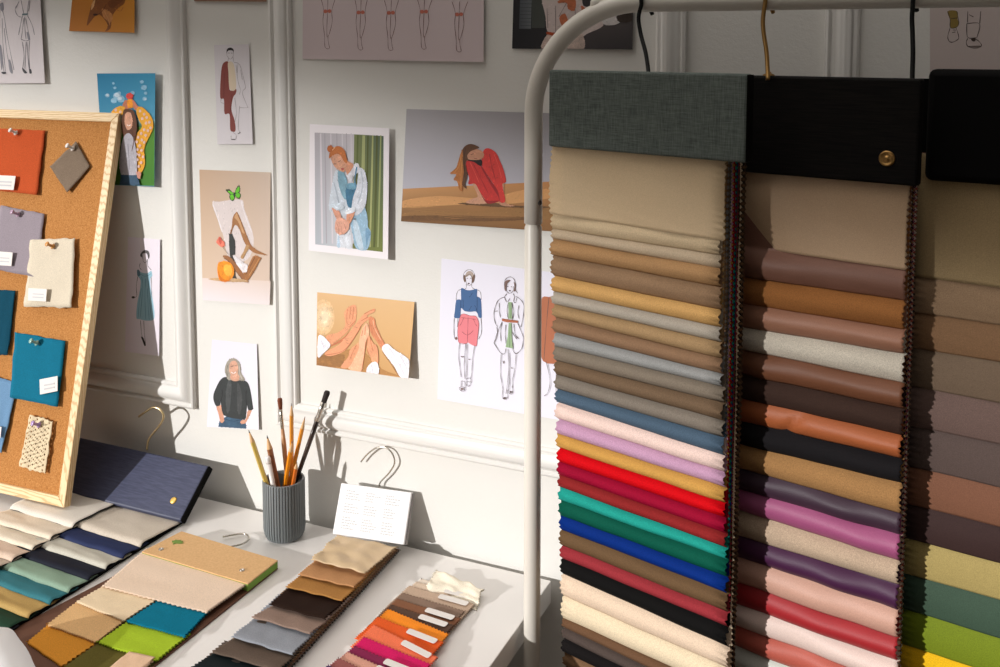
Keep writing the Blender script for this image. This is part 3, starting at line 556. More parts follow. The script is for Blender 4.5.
# blue dress sketch
p = Paper([(127.9, 236.8), (160, 239.5), (159, 356), (125, 351.6)], (.00045, .003, .002), (226, 218, 228), (120, 230, 5.14))
p.poly((146, 186, 202), [(92, 206), (110, 218), (140, 222), (160, 210), (166, 236), (156, 250), (158, 300), (172, 380), (176, 455), (140, 466), (100, 458), (84, 450), (88, 380), (102, 310), (106, 260), (92, 236)])
for a in (((112, 240), (116, 300), (104, 450)), ((132, 250), (128, 340), (132, 460)), ((148, 260), (150, 340), (162, 455)), ((96, 222), (130, 238), (160, 224)), ((110, 300), (98, 380), (94, 450)), ((140, 300), (146, 400), (150, 462))): L((98, 142, 164), .6, *a)
for a in (((92, 236), (84, 290), (86, 340), (70, 345)), ((160, 240), (162, 300), (164, 352)), ((110, 205), (100, 190), (104, 170)), ((146, 190), (160, 205)), ((105, 465), (112, 540), (122, 560), (132, 592)), ((122, 466), (126, 540), (132, 592)), ((115, 130), (120, 160), (132, 168), (142, 150)), ((140, 150), (142, 180), (146, 190))): L((70, 66, 70), .5, *a)
for q in ([(108, 118), (125, 104), (145, 108), (152, 130), (146, 150), (138, 122), (118, 120), (112, 140), (104, 132)],): p.poly((84, 80, 82), q)
p.blob((60, 56, 60), 68, 346, 9, 6); p.poly((40, 36, 40), [(108, 548), (120, 556), (132, 590), (126, 596), (114, 566)]); p.poly((90, 122, 140), [(88, 206), (100, 208), (104, 232), (90, 236)])
p.done('fashion_sketch', 'narrow sketch of a pale blue dress half in the shadow of the cork board', 'sketch')
# red coat sketch
p = Paper([(214, 45), (248.9, 44.2), (252.7, 144.2), (217.4, 144.4)], (.00045, .002, .002), (214, 208, 212), (210, 40, 6.06))
rc = (128, 58, 50)
p.poly(rc, [(75, 150), (108, 130), (118, 180), (118, 300), (158, 296), (156, 325), (140, 350), (130, 420), (150, 490), (155, 548), (138, 556), (122, 540), (118, 450), (88, 446), (84, 360), (62, 350), (64, 240)]); p.poly((214, 196, 172), [(110, 135), (145, 150), (158, 290), (120, 298), (112, 200)])
L((96, 40, 36), .6, (86, 200), (84, 350)); L((96, 40, 36), .6, (132, 330), (122, 440)); p.poly((48, 42, 44), [(100, 78), (104, 54), (124, 46), (142, 56), (144, 78), (136, 64), (112, 64)])
for a in (((102, 70), (104, 96), (122, 116), (140, 98), (143, 70)), ((108, 130), (112, 112)), ((140, 104), (146, 135), (170, 140), (188, 170), (210, 260), (215, 290), (196, 322), (226, 400), (226, 410), (180, 410)), ((158, 150), (170, 250), (184, 300), (178, 330)), ((170, 140), (164, 200)), ((150, 350), (160, 440), (150, 500)), ((180, 400), (174, 470), (172, 540), (184, 560), (168, 568)), ((140, 560), (158, 575), (154, 602), (130, 602), (128, 580)), ((68, 355), (66, 378), (86, 384)), ((186, 180), (196, 240))): L((150, 140, 142), .5, *a)
L((60, 54, 56), .8, (128, 602), (154, 603)); L((60, 54, 56), .8, (170, 568), (184, 560)); L((80, 60, 58), .5, (110, 80), (118, 79)); L((80, 60, 58), .5, (128, 79), (136, 80))
p.done('fashion_sketch', 'narrow sketch of a half drawn dark red coat between the wall mouldings', 'sketch')
# blue sky photo
p = Paper([(96.9, 73.5), (155.2, 73.2), (154.3, 186.5), (104, 184.6)], (.0006, .011, .001), [(28, 118, 158), (52, 140, 176), (120, 176, 206), (110, 170, 200)], (95, 65, 5.33), True)
p.gq([(40, 318), (318, 318), (316, 645), (50, 637)], [(70, 120, 40), (84, 138, 42), (58, 120, 32), (60, 110, 30)]); p.gq([(40, 290), (319, 290), (318, 330), (42, 330)], [(140, 186, 208), (150, 192, 210), (60, 100, 60), (60, 100, 60)])
for x, y, r in ((118, 165, 22), (138, 182, 20), (100, 190, 16), (66, 162, 12), (98, 98, 7), (106, 122, 8), (128, 150, 10), (265, 180, 12), (270, 150, 9), (262, 120, 14), (250, 90, 10), (200, 150, 12)): p.blob((140, 186, 212), x, y, r, r * .9)
for x, y, r in ((116, 160, 14), (132, 178, 12), (66, 160, 7), (268, 182, 6)): p.blob((196, 216, 230), x, y, r, r * .8)
yj, pk = (232, 166, 48), (226, 190, 176)
p.poly((196, 120, 90), [(150, 205), (165, 185), (182, 200), (180, 232), (150, 235)]); p.poly((200, 126, 96), [(195, 180), (215, 200), (235, 235), (215, 240), (200, 215)]); p.blob((214, 70, 60), 184, 166, 19, 17); p.poly((240, 150, 40), [(172, 188), (196, 186), (200, 224), (176, 228)])
p.poly(yj, [(88, 252), (110, 228), (145, 218), (160, 235), (140, 270), (100, 276)]); p.poly(yj, [(220, 240), (245, 222), (280, 250), (306, 290), (308, 340), (280, 400), (262, 450), (266, 530), (240, 580), (215, 560), (205, 430), (210, 380), (250, 330), (232, 290)])
for k in range(26):
    x, y = [(110, 240), (135, 250), (240, 245), (262, 262), (252, 285), (276, 280), (290, 305), (272, 310), (296, 335), (282, 350), (262, 345), (270, 375), (246, 365), (230, 385), (250, 400), (262, 412), (222, 410), (238, 430), (226, 450), (248, 455), (236, 480), (256, 490), (226, 505), (246, 520), (232, 540), (222, 475)][k]
    p.blob(pk, x, y, 7, 8, 8)
p.poly((96, 58, 36), [(150, 250), (170, 235), (205, 245), (220, 290), (222, 350), (205, 420), (190, 470), (165, 440), (150, 380), (140, 320)]); p.poly((176, 172, 180), [(150, 390), (185, 365), (215, 430), (222, 590), (180, 596), (140, 585), (130, 500)]); p.poly((214, 158, 130), [(160, 265), (178, 250), (196, 270), (198, 320), (184, 345), (168, 340), (158, 305)])
L((250, 244, 240), .7, (170, 318), (180, 324), (190, 318)); L((84, 48, 30), .8, (196, 350), (206, 400), (196, 460)); L((140, 136, 146), .8, (175, 420), (182, 520), (178, 590)); p.poly((52, 80, 104), [(140, 585), (222, 588), (240, 640), (130, 642)], False); p.poly((200, 140, 120), [(222, 570), (245, 575), (240, 600), (228, 602)])
p.done('photo_print', 'photo print of a person in yellow cardigan under blue sky behind the cork board', 'photo print')
# orange photo
p = Paper([(77, -50), (134.6, -48), (134.4, 32.8), (69, 31)], (.00045, .004, .003), [(190, 122, 48), (206, 140, 50), (204, 134, 46), (176, 108, 38)], (0, 0, 7.143), True)
p.poly((130, 76, 34), [(640, 85), (660, 20), (700, -40), (880, -60), (890, 20), (840, 60), (800, 120), (790, 200), (750, 225), (770, 180), (720, 110), (680, 115), (620, 185)]); p.poly((186, 124, 70), [(730, 60), (800, 100), (790, 160), (740, 120)]); p.poly((208, 160, 110), [(650, 70), (660, 20), (680, 0), (668, 50)]); p.poly((112, 62, 26), [(770, 20), (840, -20), (880, 0), (830, 40), (800, 60)])
L((200, 140, 86), .8, (740, 70), (770, 130), (785, 180)); L((98, 54, 22), .8, (690, 110), (730, 80), (760, 30)); L((170, 104, 44), .8, (820, 60), (860, 80), (880, 50)); p.blob((60, 32, 18), 680, 105, 16, 8)
p.done('photo_print', 'orange toned photo print at top of the wall between sketch and moulding', 'photo print')
# grey ink sketch, top left
p = Paper([(-46, -60), (37, -60), (44.8, 83.2), (-46, 84)], (.00045, .006, .002), (214, 206, 208), (0, 0, 7.143))
for a in (((-20, 0), (10, 60), (30, 120), (50, 250), (100, 500)), ((0, 60), (-8, 250), (-10, 510)), ((15, 130), (20, 300), (40, 520)), ((30, 200), (50, 380), (80, 520)), ((5, 330), (20, 440), (30, 525)), ((118, 40), (108, 70), (126, 112), (150, 122)), ((150, 0), (160, 50), (170, 100)), ((210, 0), (196, 60), (196, 100)), ((160, 110), (146, 180), (132, 250)), ((196, 110), (230, 180), (246, 250)), ((170, 130), (160, 220), (150, 280)), ((184, 130), (200, 220), (212, 285)), ((176, 120), (178, 200), (186, 280)), ((150, 280), (186, 292), (214, 282)), ((160, 300), (172, 400), (162, 490)), ((186, 300), (182, 400), (178, 490)), ((210, 290), (206, 400), (212, 500)), ((192, 300), (200, 420), (208, 500)), ((136, 10), (112, 60)), ((214, 10), (204, 80))): L((120, 116, 122), .7, *a)
for q in ([(-5, 340), (8, 330), (20, 440), (10, 500)], [(0, 30), (22, 20), (26, 70), (8, 76)], [(190, 230), (206, 240), (214, 282), (200, 280)], [(60, 440), (72, 430), (90, 520), (70, 510)]): p.poly((140, 138, 146), q)
p.poly((96, 118, 122), [(160, 98), (196, 96), (196, 106), (162, 108)]); p.poly((70, 68, 74), [(158, 482), (172, 494), (194, 520), (176, 524), (162, 505)]); p.poly((70, 68, 74), [(208, 498), (220, 494), (226, 520), (212, 526)]); p.poly((70, 68, 74), [(10, 515), (40, 514), (42, 526), (20, 528)])
p.done('fashion_sketch', 'grey pencil sketch of two dressed figures at top left of the wall', 'sketch')
# white shirts photo behind the rack
p = Paper([(515, -60), (634, -60), (632.5, 49.5), (512, 48.6)], (.00045, .004, .002), [(40, 40, 44), (70, 66, 66), (84, 78, 78), (34, 34, 38)], (505, 0, 7.143), True)
p.gq([(110, -60), (192, -60), (185, 205), (100, 205)], [(84, 88, 94), (100, 104, 108), (110, 114, 118), (74, 78, 82)])
for y in range(0, 210, 26): p.line((50, 52, 58), .4, [(108, y), (192, y + 2)])
p.gq([(192, -60), (285, -60), (285, 200), (190, 200)], [(66, 70, 66), (72, 74, 70), (76, 78, 74), (70, 74, 70)]); p.gq([(580, 150), (905, 130), (905, 352), (570, 350)], [(88, 80, 80), (84, 78, 78), (60, 56, 58), (64, 60, 62)])
p.poly((206, 190, 186), [(275, -60), (520, -60), (560, 40), (640, 60), (700, 160), (680, 200), (560, 260), (560, 350), (440, 350), (380, 240), (305, 225), (290, 120)]); p.poly((204, 182, 172), [(262, 350), (305, 245), (380, 255), (420, 350)]); p.poly((196, 176, 166), [(430, 350), (480, 240), (555, 250), (560, 352)])
p.poly((176, 76, 42), [(300, 228), (380, 240), (378, 258), (306, 246)]); sk2 = (190, 110, 76)
for q in ([(375, 20), (420, -20), (500, -10), (498, 75), (450, 62), (440, 20)], [(388, 128), (432, 100), (452, 190), (420, 205)], [(545, 40), (580, 60), (615, 40), (612, 70), (560, 100)]): p.poly(sk2, q)
for a in (((360, 40), (362, 240)), ((500, 60), (505, 130), (520, 200)), ((440, 20), (400, 90), (384, 120)), ((300, 60), (306, 200)), ((600, 100), (640, 160))): L((140, 126, 124), .7, *a)
p.poly((206, 200, 198), [(690, -60), (840, -60), (880, 40), (830, 150), (760, 180), (690, 150)]); p.poly((60, 50, 44), [(800, 110), (900, 96), (905, 150), (820, 158)])
p.done('photo_print', 'dark photo print of people in white shirts behind the curve of the rail', 'photo print')
# shoes sketch top right
p = Paper([(929.8, -50), (1050, -52), (1050, 86), (930, 80)], (.00045, .002, .001), (200, 186, 182), (915, 0, 8.894))
p.poly((140, 118, 60), [(290, 100), (375, 100), (380, 170), (390, 200), (370, 240), (315, 246), (312, 180)]); dk = (70, 58, 54)
for a in (((290, 100), (312, 170), (315, 246), (370, 242), (390, 200), (372, 100)), ((320, 165), (378, 160)), ((312, 250), (292, 320), (300, 362), (330, 376), (380, 352), (388, 320), (366, 250)), ((330, 290), (360, 284)), ((336, 266), (362, 268)), ((470, 100), (466, 200)), ((585, 100), (576, 205)), ((460, 210), (575, 212), (548, 340)), ((460, 210), (468, 330), (545, 335)), ((470, 340), (456, 380), (480, 418), (560, 425), (592, 400), (560, 360), (530, 345)), ((480, 412), (580, 410)), ((480, 130), (520, 150))): L(dk, .8, *a)
p.poly(dk, [(500, 345), (540, 340), (530, 368), (506, 362)])
p.done('fashion_sketch', 'sketch of two shoes and trouser hems above the right hand black header', 'sketch')
# brown sheet edge at the very top
p = Paper([(196, -60), (268, -60), (266.5, 1.6), (194, 1.2)], (.00045, .002, .002), (150, 112, 92))
p.line((120, 84, 66), 1.0, [(200, -20), (230, -12), (262, -22)])
p.done('photo_print', 'brown print showing only its lower edge between the mouldings at the very top', 'photo print')
# ------------------------------------------------------------------ clothes rack
YR = 1.253
def onr(x, y, off=0): return hit(x, y, (0, YR - off, 0), (0, 1, 0))
ZR = onr(640, 2.5).z; XP = onr(533, 300).x
rack = empty('clothes_rack', (XP, YR, 0), 'white tubular clothes rack with a curved corner standing in front of the desk', 'clothes rack')
ARC = .152
pts = [V((XP, YR, onr(533, 223).z)), V((XP, YR, ZR - ARC - .06))]
pts += [V((XP + ARC - ARC * math.cos(a), YR, ZR - ARC + ARC * math.sin(a))) for a in [k * PI / 2 / 18 for k in range(19)]]
XE = XP + 1.15
pts += [V((XP + .4, YR, ZR)), V((XE - ARC - .1, YR, ZR))]
pts += [V((XE - ARC + ARC * math.sin(a), YR, ZR - ARC + ARC * math.cos(a))) for a in [k * PI / 2 / 18 for k in range(19)]]
pts += [V((XE, YR, onr(533, 223).z))]
bm = bmesh.new(); tube(bm, pts, .0128, 20); link('top_rail', bm, rack_m, rack)
zj = onr(533, 223).z
for x in (XP, XE):
    bm = bmesh.new(); lathe(bm, (x, YR, .03), (0, 0, 1), [(.0122, 0), (.0122, zj - .036), (.0108, zj - .033), (.0108, zj - .025)], 20); link('upright', bm, rack_m, rack)
    bm = bmesh.new(); tube(bm, [(x, YR - .26, .02), (x, YR + .15, .02)], .014, 14); link('base_bar', bm, rack_m, rack)
    for y in (YR - .25, YR + .14):
        bm = bmesh.new(); lathe(bm, (x, y, 0), (0, 0, 1), [(.016, 0), (.018, .003), (.016, .012)], 14); link('foot', bm, dark_m, rack)
p = onr(539, 203, .006); d = V((.93, -.36, 0)).normalized()
bm = bmesh.new(); lathe(bm, V((XP, YR, p.z)) + d * .0118, d, [(.0038, 0), (.0038, .0012), (.003, .002), (.0026, .0012), (.0001, .0012)], 14); link('screw', bm, mat('screw_metal', (96, 92, 88), .4, .7), rack)
k = onr(597, 4)
bm = bmesh.new(); lathe(bm, k - V((.004, 0, .012)), (.3, 0, 1), [(.004, -.01), (.004, .004), (.008, .008), (.0092, .014), (.007, .020), (.001, .022)], 14); link('end_knob', bm, rack_m, rack)
# ------------------------------------------------------------------ hanging swatch books
class Hang:
    def __init__(s, hookx, ang, name, label, zpx, fwd=0.0):
        a = math.radians(ang); s.u = V((math.cos(a), -math.sin(a), 0)); s.n = V((-math.sin(a), -math.cos(a), 0))
        c = onr(*hookx); s.o = V((c.x, YR, 0)) + s.n * fwd; s.o = hit(hookx[0], hookx[1], s.o, s.n); s.o.z = 0; s.root = empty(name, (c.x, YR, zpx), label, 'swatch book', 'swatch books hanging on the rack')
    def P(s, u, z, off): return s.o + s.u * u + s.n * off + V((0, 0, z))
    def uz(s, x, y, off=0):
        p = hit(x, y, s.o + s.n * off, s.n); return (p - s.o).dot(s.u), p.z
    def header(s, u0, u1, z0, z1, m, f=.02, t=.02, r=.004, name='header'):
        bm = bmesh.new(); box(bm, s.P(u0, z0, f - t), s.u * (u1 - u0), s.n * t, V((0, 0, z1 - z0)))
        h = link(name, bm, m, s.root, True); bevel(h, r, 3); smooth_angle(h, 60); return h
    def hook(s, px, m, ztop, r=.0027, front=.0175):
        c = [hit(x, y, V((0, YR - front, 0)).lerp(s.P(0, 0, .010), max(0, 1 - k / 3.5)), (0, 1, 0)) for k, (x, y) in enumerate(px)]       # up the front of the rail
        top = c[-1]; R = .0128 + r + .0012
        path = c[:-1] + [V((top.x, YR - R * math.cos(a), ZR + R * math.sin(a))) for a in [k * math.radians(200) / 12 - .25 for k in range(13)]]
        path.append(V((top.x + .004, YR + R + .008, ZR - R * .9)))
        bm = bmesh.new(); tube(bm, spline(path, 4), r, 10); link('hook', bm, m, s.root)
    def swatch(s, i, m, u0, u1, ztop, zprev, zbot, base, A, tooth=.0075, depth=.0035, first=False, folds=0.0, crease=None, cols=10, slope=0.0, seed=0):
        zs = []; z = ztop; H = zprev - zbot; band0 = zprev + .004
        while z > band0: zs.append(z); z -= tooth / 2
        n = max(6, int(H / .0022)) if not first else max(8, int(H / (tooth / 2)))
        zs += [band0 - (band0 - zbot) * k / n for k in range(n + 1)]
        rows = []
        for z in zs:
            q = min(1, max(0, (zprev - z) / H)); tz = tri(z / tooth + seed * .37); r = []
            for c in range(cols + 1):
                w = c / cols; u = u0 + (u1 - u0) * w
                if c == 0: u += depth * tz + .002 * nz(z * 9, seed)
                elif c == cols: u -= depth * tz + .002 * nz(z * 9, seed + 5)
                amp = A * (1 + .25 * nz(w * 3 + seed * 1.7, 3.3, seed))
                off = base + (amp * math.sin(PI * .97 * q) ** .8 if q > 0 else 0)
                if first: off = base + amp * .6 * q + .002 * math.sin(PI * q)
                if folds: off += folds * nz(w * (3.2 if first else 4.5) + seed + z * 6, z * (5 if first else 14), seed * 3.1) * min(1, q * 2 + .1)
                if crease is not None and q > 0: off -= .0045 * math.exp(-((w - crease - .10 * (1 - q)) / .025) ** 2) * min(1, 3 * q)
                zz = z - slope * (w - .5) * (q if not first else q)
                r.append(s.P(u, zz, off))
            rows.append(r)
        bm = bmesh.new(); grid(bm, rows)
        o = link('swatch', bm, m, s.root); solid(o, .0009, 0); return o
# --- book 1: green-grey linen header
h1 = Hang((648, 72), 16.8, 'swatch_book', 'hanging swatch book with the green grey linen header and a long row of cloths', 1.1, .042)
ul, zt = h1.uz(548.5, 71, .02); ur, zt2 = h1.uz(747, 77, .02); _, zb1 = h1.uz(548.5, 147, .02); _, zb2 = h1.uz(749, 163, .02)
zt = (zt + zt2) / 2; zb = (zb1 + zb2) / 2
zt += .0025
h1.header(ul, ur, zb, zt, linen_m, .02, .016, .003)
bm = bmesh.new(); box(bm, h1.P(ur - .001, zb + .001, .003), h1.u * .0016, h1.n * .0155, V((0, 0, zt - zb - .002))); bevel(link('header_edge', bm, black_m, h1.root, False), .0006)
h1.hook([(648.5, 78), (648, 68), (645.5, 52), (641, 35), (638.5, 18), (641, 2)], blackwire_m, zt)
c0 = h1.uz(549.5, 300, .012)[0]; c1 = h1.uz(720, 320, .012)[0]
B1C = [((220, 192, 154), 'satin'), ((212, 188, 152), 'plain'), ((202, 180, 152), 'plain'), ((178, 138, 96), 'velvet'), ((152, 122, 94), 'velvet'), ((210, 164, 102), 'velvet'), ((178, 168, 154), 'velvet'), ((168, 138, 100), 'velvet'), ((144, 112, 86), 'velvet'), ((152, 152, 150), 'velvet'), ((130, 118, 104), 'velvet'), ((114, 92, 72), 'velvet'), ((128, 118, 108), 'velvet'), ((76, 96, 114), 'velvet'), ((236, 206, 196), 'velvet'), ((194, 150, 178), 'velvet'), ((200, 150, 76), 'velvet'), ((206, 6, 18), 'velvet'), ((150, 10, 46), 'velvet'), ((140, 38, 38), 'velvet'), ((34, 154, 140), 'velvet'), ((8, 84, 66), 'velvet'), ((5, 44, 122), 'velvet'), ((106, 82, 56), 'velvet'), ((152, 50, 56), 'velvet'), ((16, 15, 15), 'felt'), ((234, 208, 182), 'velvet'), ((236, 216, 184), 'velvet'), ((108, 78, 56), 'velvet'), ((82, 70, 64), 'velvet'), ((24, 21, 21), 'felt'), ((126, 96, 70), 'velvet'), ((86, 66, 50), 'velvet'), ((60, 46, 38), 'velvet'), ((96, 74, 54), 'velvet')]
yl = [214, 229, 239, 255.5, 275.5, 291.5, 304, 317, 332, 346, 360.5, 374, 388, 401, 417.5, 432.5, 446, 460, 473, 485, 498, 513, 527, 542, 555, 570, 592, 614, 623, 633, 647, 660, 674, 688, 702]
yr = [240.5, 255.5, 269.5, 287.5, 310, 327.5, 342.5, 359, 374, 386.5, 402.5, 420, 437, 455, 471.5, 486.5, 502, 516.5, 532, 546, 557.5, 575, 591, 610, 624, 644, 665, 690, 702, 714, 730, 746, 762, 778, 794]
zp = zb
for i, (c, kd) in enumerate(B1C):
    base = .010 - i * .00125
    za = (h1.uz(553, yl[i], base + .004)[1] + h1.uz(720, yr[i], base + .004)[1]) / 2; dz = h1.uz(553, yl[i], base)[1] - h1.uz(720, yr[i], base)[1]
    h1.swatch(i, fab(c, kd), c0, c1 + (.006 if i == 0 else i * .0003), zb + .03, zp, za, base, .0 + (.004 if i == 0 else .0088 if i > 2 else .005), first=(i == 0), folds=(.005 if i == 0 else .0014), depth=.005, slope=max(-.02, min(.02, dz)), seed=i)
    zp = za
# --- book 2: black grained header with a brass stud
h2 = Hang((840, 79), 13.8, 'swatch_book', 'hanging swatch book with the black grained header, brass stud and shiny satin cloths', 1.1, .028)
ul = h2.uz(749, 120, .02)[0]; ur, zt2 = h2.uz(921, 81.5, .02); zt = h2.uz(753, 76.5, .02)[1]; zb1 = h2.uz(752, 172, .02)[1]; zb2 = h2.uz(920, 188, .02)[1]
zt = (zt + zt2) / 2 + .002; zb = (zb1 + zb2) / 2
h2.header(ul - .035, ur, zb, zt, blackgrain_m, .02, .018, .003)
h2.hook([(768, 80), (767.5, 68), (766.5, 52), (763.5, 32), (763, 18), (765, 2)], brass_m, zt)
h2.hook([(912, 84), (912.5, 70), (913, 52), (912.5, 32), (912, 18), (913, 2)], blackwire_m, zt)
p = h2.P(h2.uz(768, 76, .01)[0], zt, .008)
bm = bmesh.new(); lathe(bm, p - V((0, 0, .001)), (0, 0, 1), [(.0075, 0), (.0075, .002), (.004, .0035), (.0026, .006)], 16); link('hook_washer', bm, brass_m, h2.root)
u_, z_ = h2.uz(887, 158.5, .02)
bm = bmesh.new(); lathe(bm, h2.P(u_, z_, .0195), h2.n, [(.0092, 0), (.0092, .0012), (.0082, .0022), (.0068, .0022), (.0062, .0014), (.003, .0014), (.0026, .0022), (.0001, .0024)], 24); link('brass_stud', bm, brass_m, h2.root)
c0 = h2.uz(752, 400, .008)[0] - .038; c1 = h2.uz(905, 400, .008)[0]
B2C = [((206, 174, 140), 'satin'), ((130, 90, 74), 'satin'), ((160, 104, 58), 'felt'), ((160, 112, 88), 'satin'), ((208, 198, 182), 'felt'), ((116, 72, 48), 'satin'), ((62, 45, 38), 'felt'), ((172, 94, 52), 'satin'), ((28, 26, 28), 'felt'), ((166, 124, 78), 'felt'), ((62, 42, 56), 'satin'), ((162, 80, 122), 'satin'), ((190, 166, 142), 'felt'), ((70, 28, 64), 'satin'), ((206, 160, 140), 'satin'), ((168, 38, 44), 'satin'), ((232, 206, 196), 'satin'), ((190, 92, 76), 'satin'), ((214, 216, 206), 'satin'), ((96, 78, 66), 'satin'), ((150, 120, 96), 'satin'), ((60, 48, 44), 'satin')]
yl = [249, 280, 307, 331.5, 353.5, 379.5, 404, 428, 451, 475, 496.5, 518, 544.5, 565.5, 592, 614.5, 635.5, 657, 680, 702, 724, 746]
yr = [270.5, 301, 330, 354, 384, 409, 436, 459, 484, 515, 537, 563, 587, 613, 641, 664, 690, 714, 740, 766, 790, 814]
zp = zb
for i, (c, kd) in enumerate(B2C):
    base = .010 - i * .0015
    za = (h2.uz(762, yl[i], base + .004)[1] + h2.uz(904, yr[i], base + .004)[1]) / 2
    dz = h2.uz(762, yl[i], base)[1] - h2.uz(904, yr[i], base)[1]
    h2.swatch(i, fab(c, kd), c0, c1, zb + .03, zp, za, base, (.004 if i == 0 else .0098), first=(i == 0), crease=(.36 if i == 7 else None), folds=(.011 if i == 0 else .0035 if kd == 'satin' else .002), tooth=.0068, depth=.005, slope=max(-.02, min(.02, dz)), seed=40 + i, cols=36)
    zp = za
# --- book 3: plain black header cut by the frame
h3 = Hang((1062, 72), 9.1, 'swatch_book', 'hanging swatch book with the plain black header cut off by the right frame edge', 1.1, .016)
ul, zt = h3.uz(928, 69, .03); zb = h3.uz(928, 181, .03)[1]; ur = -ul
h3.header(ul, ur, zb, zt, black_m, .03, .026, .008)
bm = bmesh.new(); box(bm, h3.P(ul - .016, zb + .004, -.002), h3.u * .06, h3.n * .005, V((0, 0, zt - zb - .016))); bevel(link('header_back', bm, black_m, h3.root, False), .001)
h3.hook([(1062, 76), (1062, 60), (1061, 40), (1059, 20), (1060, 2)], blackwire_m, zt)
c0 = ul - .012; c1 = ur - .006
B3C = [((184, 158, 116), 'plain'), ((168, 138, 108), 'plain'), ((148, 112, 80), 'plain'), ((128, 108, 88), 'plain'), ((118, 96, 88), 'plain'), ((98, 82, 76), 'plain'), ((132, 88, 66), 'plain'), ((62, 42, 40), 'plain'), ((178, 158, 98), 'plain'), ((64, 86, 70), 'plain'), ((120, 136, 28), 'plain'), ((244, 190, 16), 'plain'), ((160, 60, 40), 'plain'), ((70, 60, 56), 'plain'), ((140, 120, 100), 'plain')]
yl = [280, 316, 352, 391.5, 431, 473, 511, 546, 582, 619, 655, 690, 724, 758, 790]
zp = zb
for i, (c, kd) in enumerate(B3C):
    base = .016 - i * .002
    za = h3.uz(932, yl[i], base + .002)[1]
    h3.swatch(i, fab(c, kd), c0, c1, zb + .03, zp, za, base, .003 if i == 0 else .004, first=(i == 0), folds=.002, tooth=.0085, slope=.003, seed=80 + i, cols=14)
    zp = za
CLOTH_K = 1.0
# ------------------------------------------------------------------ swatch books lying on the desk
def shingle(root, m, TL, TR, BR, BL, h0, h1, lip=.006, zig=None, back=.03, seed=0, wob=.0015, th=.0016, under=None, nu=26, nv=18, curl=1.0, sides=True, zend=False):
    """one cloth: from TL-TR (tucked under the cloth above) to its free edge BL-BR, rising from h0 to h1, edge turned down"""
    TL, TR, BR, BL = [V((p.x, p.y, 0)) for p in (TL, TR, BR, BL)]
    bL = (TL - BL).normalized() * back; bR = (TR - BR).normalized() * back
    TL2, TR2 = TL + bL, TR + bR; rows = []
    Ll = (BL - TL2).length; rows_n = nv
    if zig: rows_n = max(nv, int(Ll / zig * 2))
    for j in range(rows_n + 1):
        t = j / rows_n; r = []
        for i in range(nu + 1):
            s = i / nu
            p = (TL2 * (1 - t) + BL * t) * (1 - s) + (TR2 * (1 - t) + BR * t) * s
            ex = (BR - BL).normalized(); ey = (BL - TL2).normalized()
            if zig and sides:
                if i == 0: p = p + ex * .0035 * (j % 2)
                if i == nu: p = p - ex * .0035 * (j % 2)
            if i in (0, nu): p = p + ex * wob * nz(t * 5, seed, i)
            q = max(0, (t * Ll - back) / max(1e-5, Ll - back))
            h = h0 + (h1 - h0) * (q ** .8 if q > 0 else 0) + wob * nz(s * 4 + seed, t * 4, seed)
            e = max(0, 1 - (1 - t) * Ll / .012) * curl                     # the last 12 mm turn down
            h -= lip * (1 - math.sqrt(max(0, 1 - e * e)))
            p = p + ey * (wob * 1.5 * nz(s * 5 + seed, 7) * q)
            if zend and j == rows_n: p = p - ey * .003 * (i % 2)
            r.append(V((p.x, p.y, DZ + max(.0012, h))))
        rows.append(r)
    bm = bmesh.new(); grid(bm, rows)
    me_m = [m, under] if under else m
    bmesh.ops.recalc_face_normals(bm, faces=bm.faces[:])
    o = link('swatch', bm, me_m, root)
    for f in o.data.polygons:
        if f.normal.z < 0:
            o.data.flip_normals(); break
        if f.normal.z > .3: break
    solid(o, th, -1, 1 if under else 0)
    return o
# --- navy two-column book
HN = .013
nb = empty('swatch_book', dsk(60, 560), 'desk swatch book with the tilted navy header and two columns of cloths', 'swatch book', 'swatch books lying on the desk')
br = dsk(180.5, 521, HN); X0 = br.x - .004
tr = hit(209, 465.5, br, (1, 0, 0)); tl = hit(84, 440, br, (1, 0, 0))
wl = V((-.33, 0, 0)); bl = br + wl
up = (tr - br); nn = V((1, 0, 0)).cross(up).normalized()
if nn.y > 0: nn = -nn
bm = bmesh.new(); box(bm, bl - nn * .013, -wl, up, nn * .013); h = link('header', bm, navy_m, nb, True); bevel(h, .004, 3); smooth_angle(h, 60)
bm = bmesh.new(); box(bm, bl - nn * .0135 - wl * 1.0 - V((.002, 0, 0)), V((.0045, 0, 0)), up * .995, nn * .014); bevel(link('header_end', bm, black_m, nb, False), .002)
pp = hit(173.5, 500.5, br, nn)
bm = bmesh.new(); lathe(bm, pp, nn, [(.0062, -.001), (.0062, .001), (.005, .002), (.0001, .0022)], 20); link('brass_stud', bm, gold_m, nb)
hy = (tr.y + .004)
hk = [hit(x, y, (0, min(WY - .006, hy), 0), (0, 1, 0)) for x, y in ((147, 450), (149, 439), (158.5, 427), (163.5, 417), (159.8, 409.5), (153, 407.4), (146, 411.5), (138.7, 416.7))]
bm = bmesh.new(); tube(bm, spline(hk, 5), .0021, 10); link('hook', bm, pale_m, nb)
RN = [((206, 194, 178), (72, 529), (140, 544)), ((38, 48, 84), (37, 548), (122, 555)), ((200, 196, 182), (18.5, 558), (107, 566.5)), ((22, 26, 40), (2, 567), (89, 577)), ((138, 164, 144), (-14, 577), (70, 590)), ((52, 116, 126), (-30, 588), (52, 602)), ((184, 152, 92), (-50, 600), (31, 615.5)), ((24, 58, 40), (-70, 612), (11, 629)), ((60, 60, 70), (-90, 626), (-12, 645))]
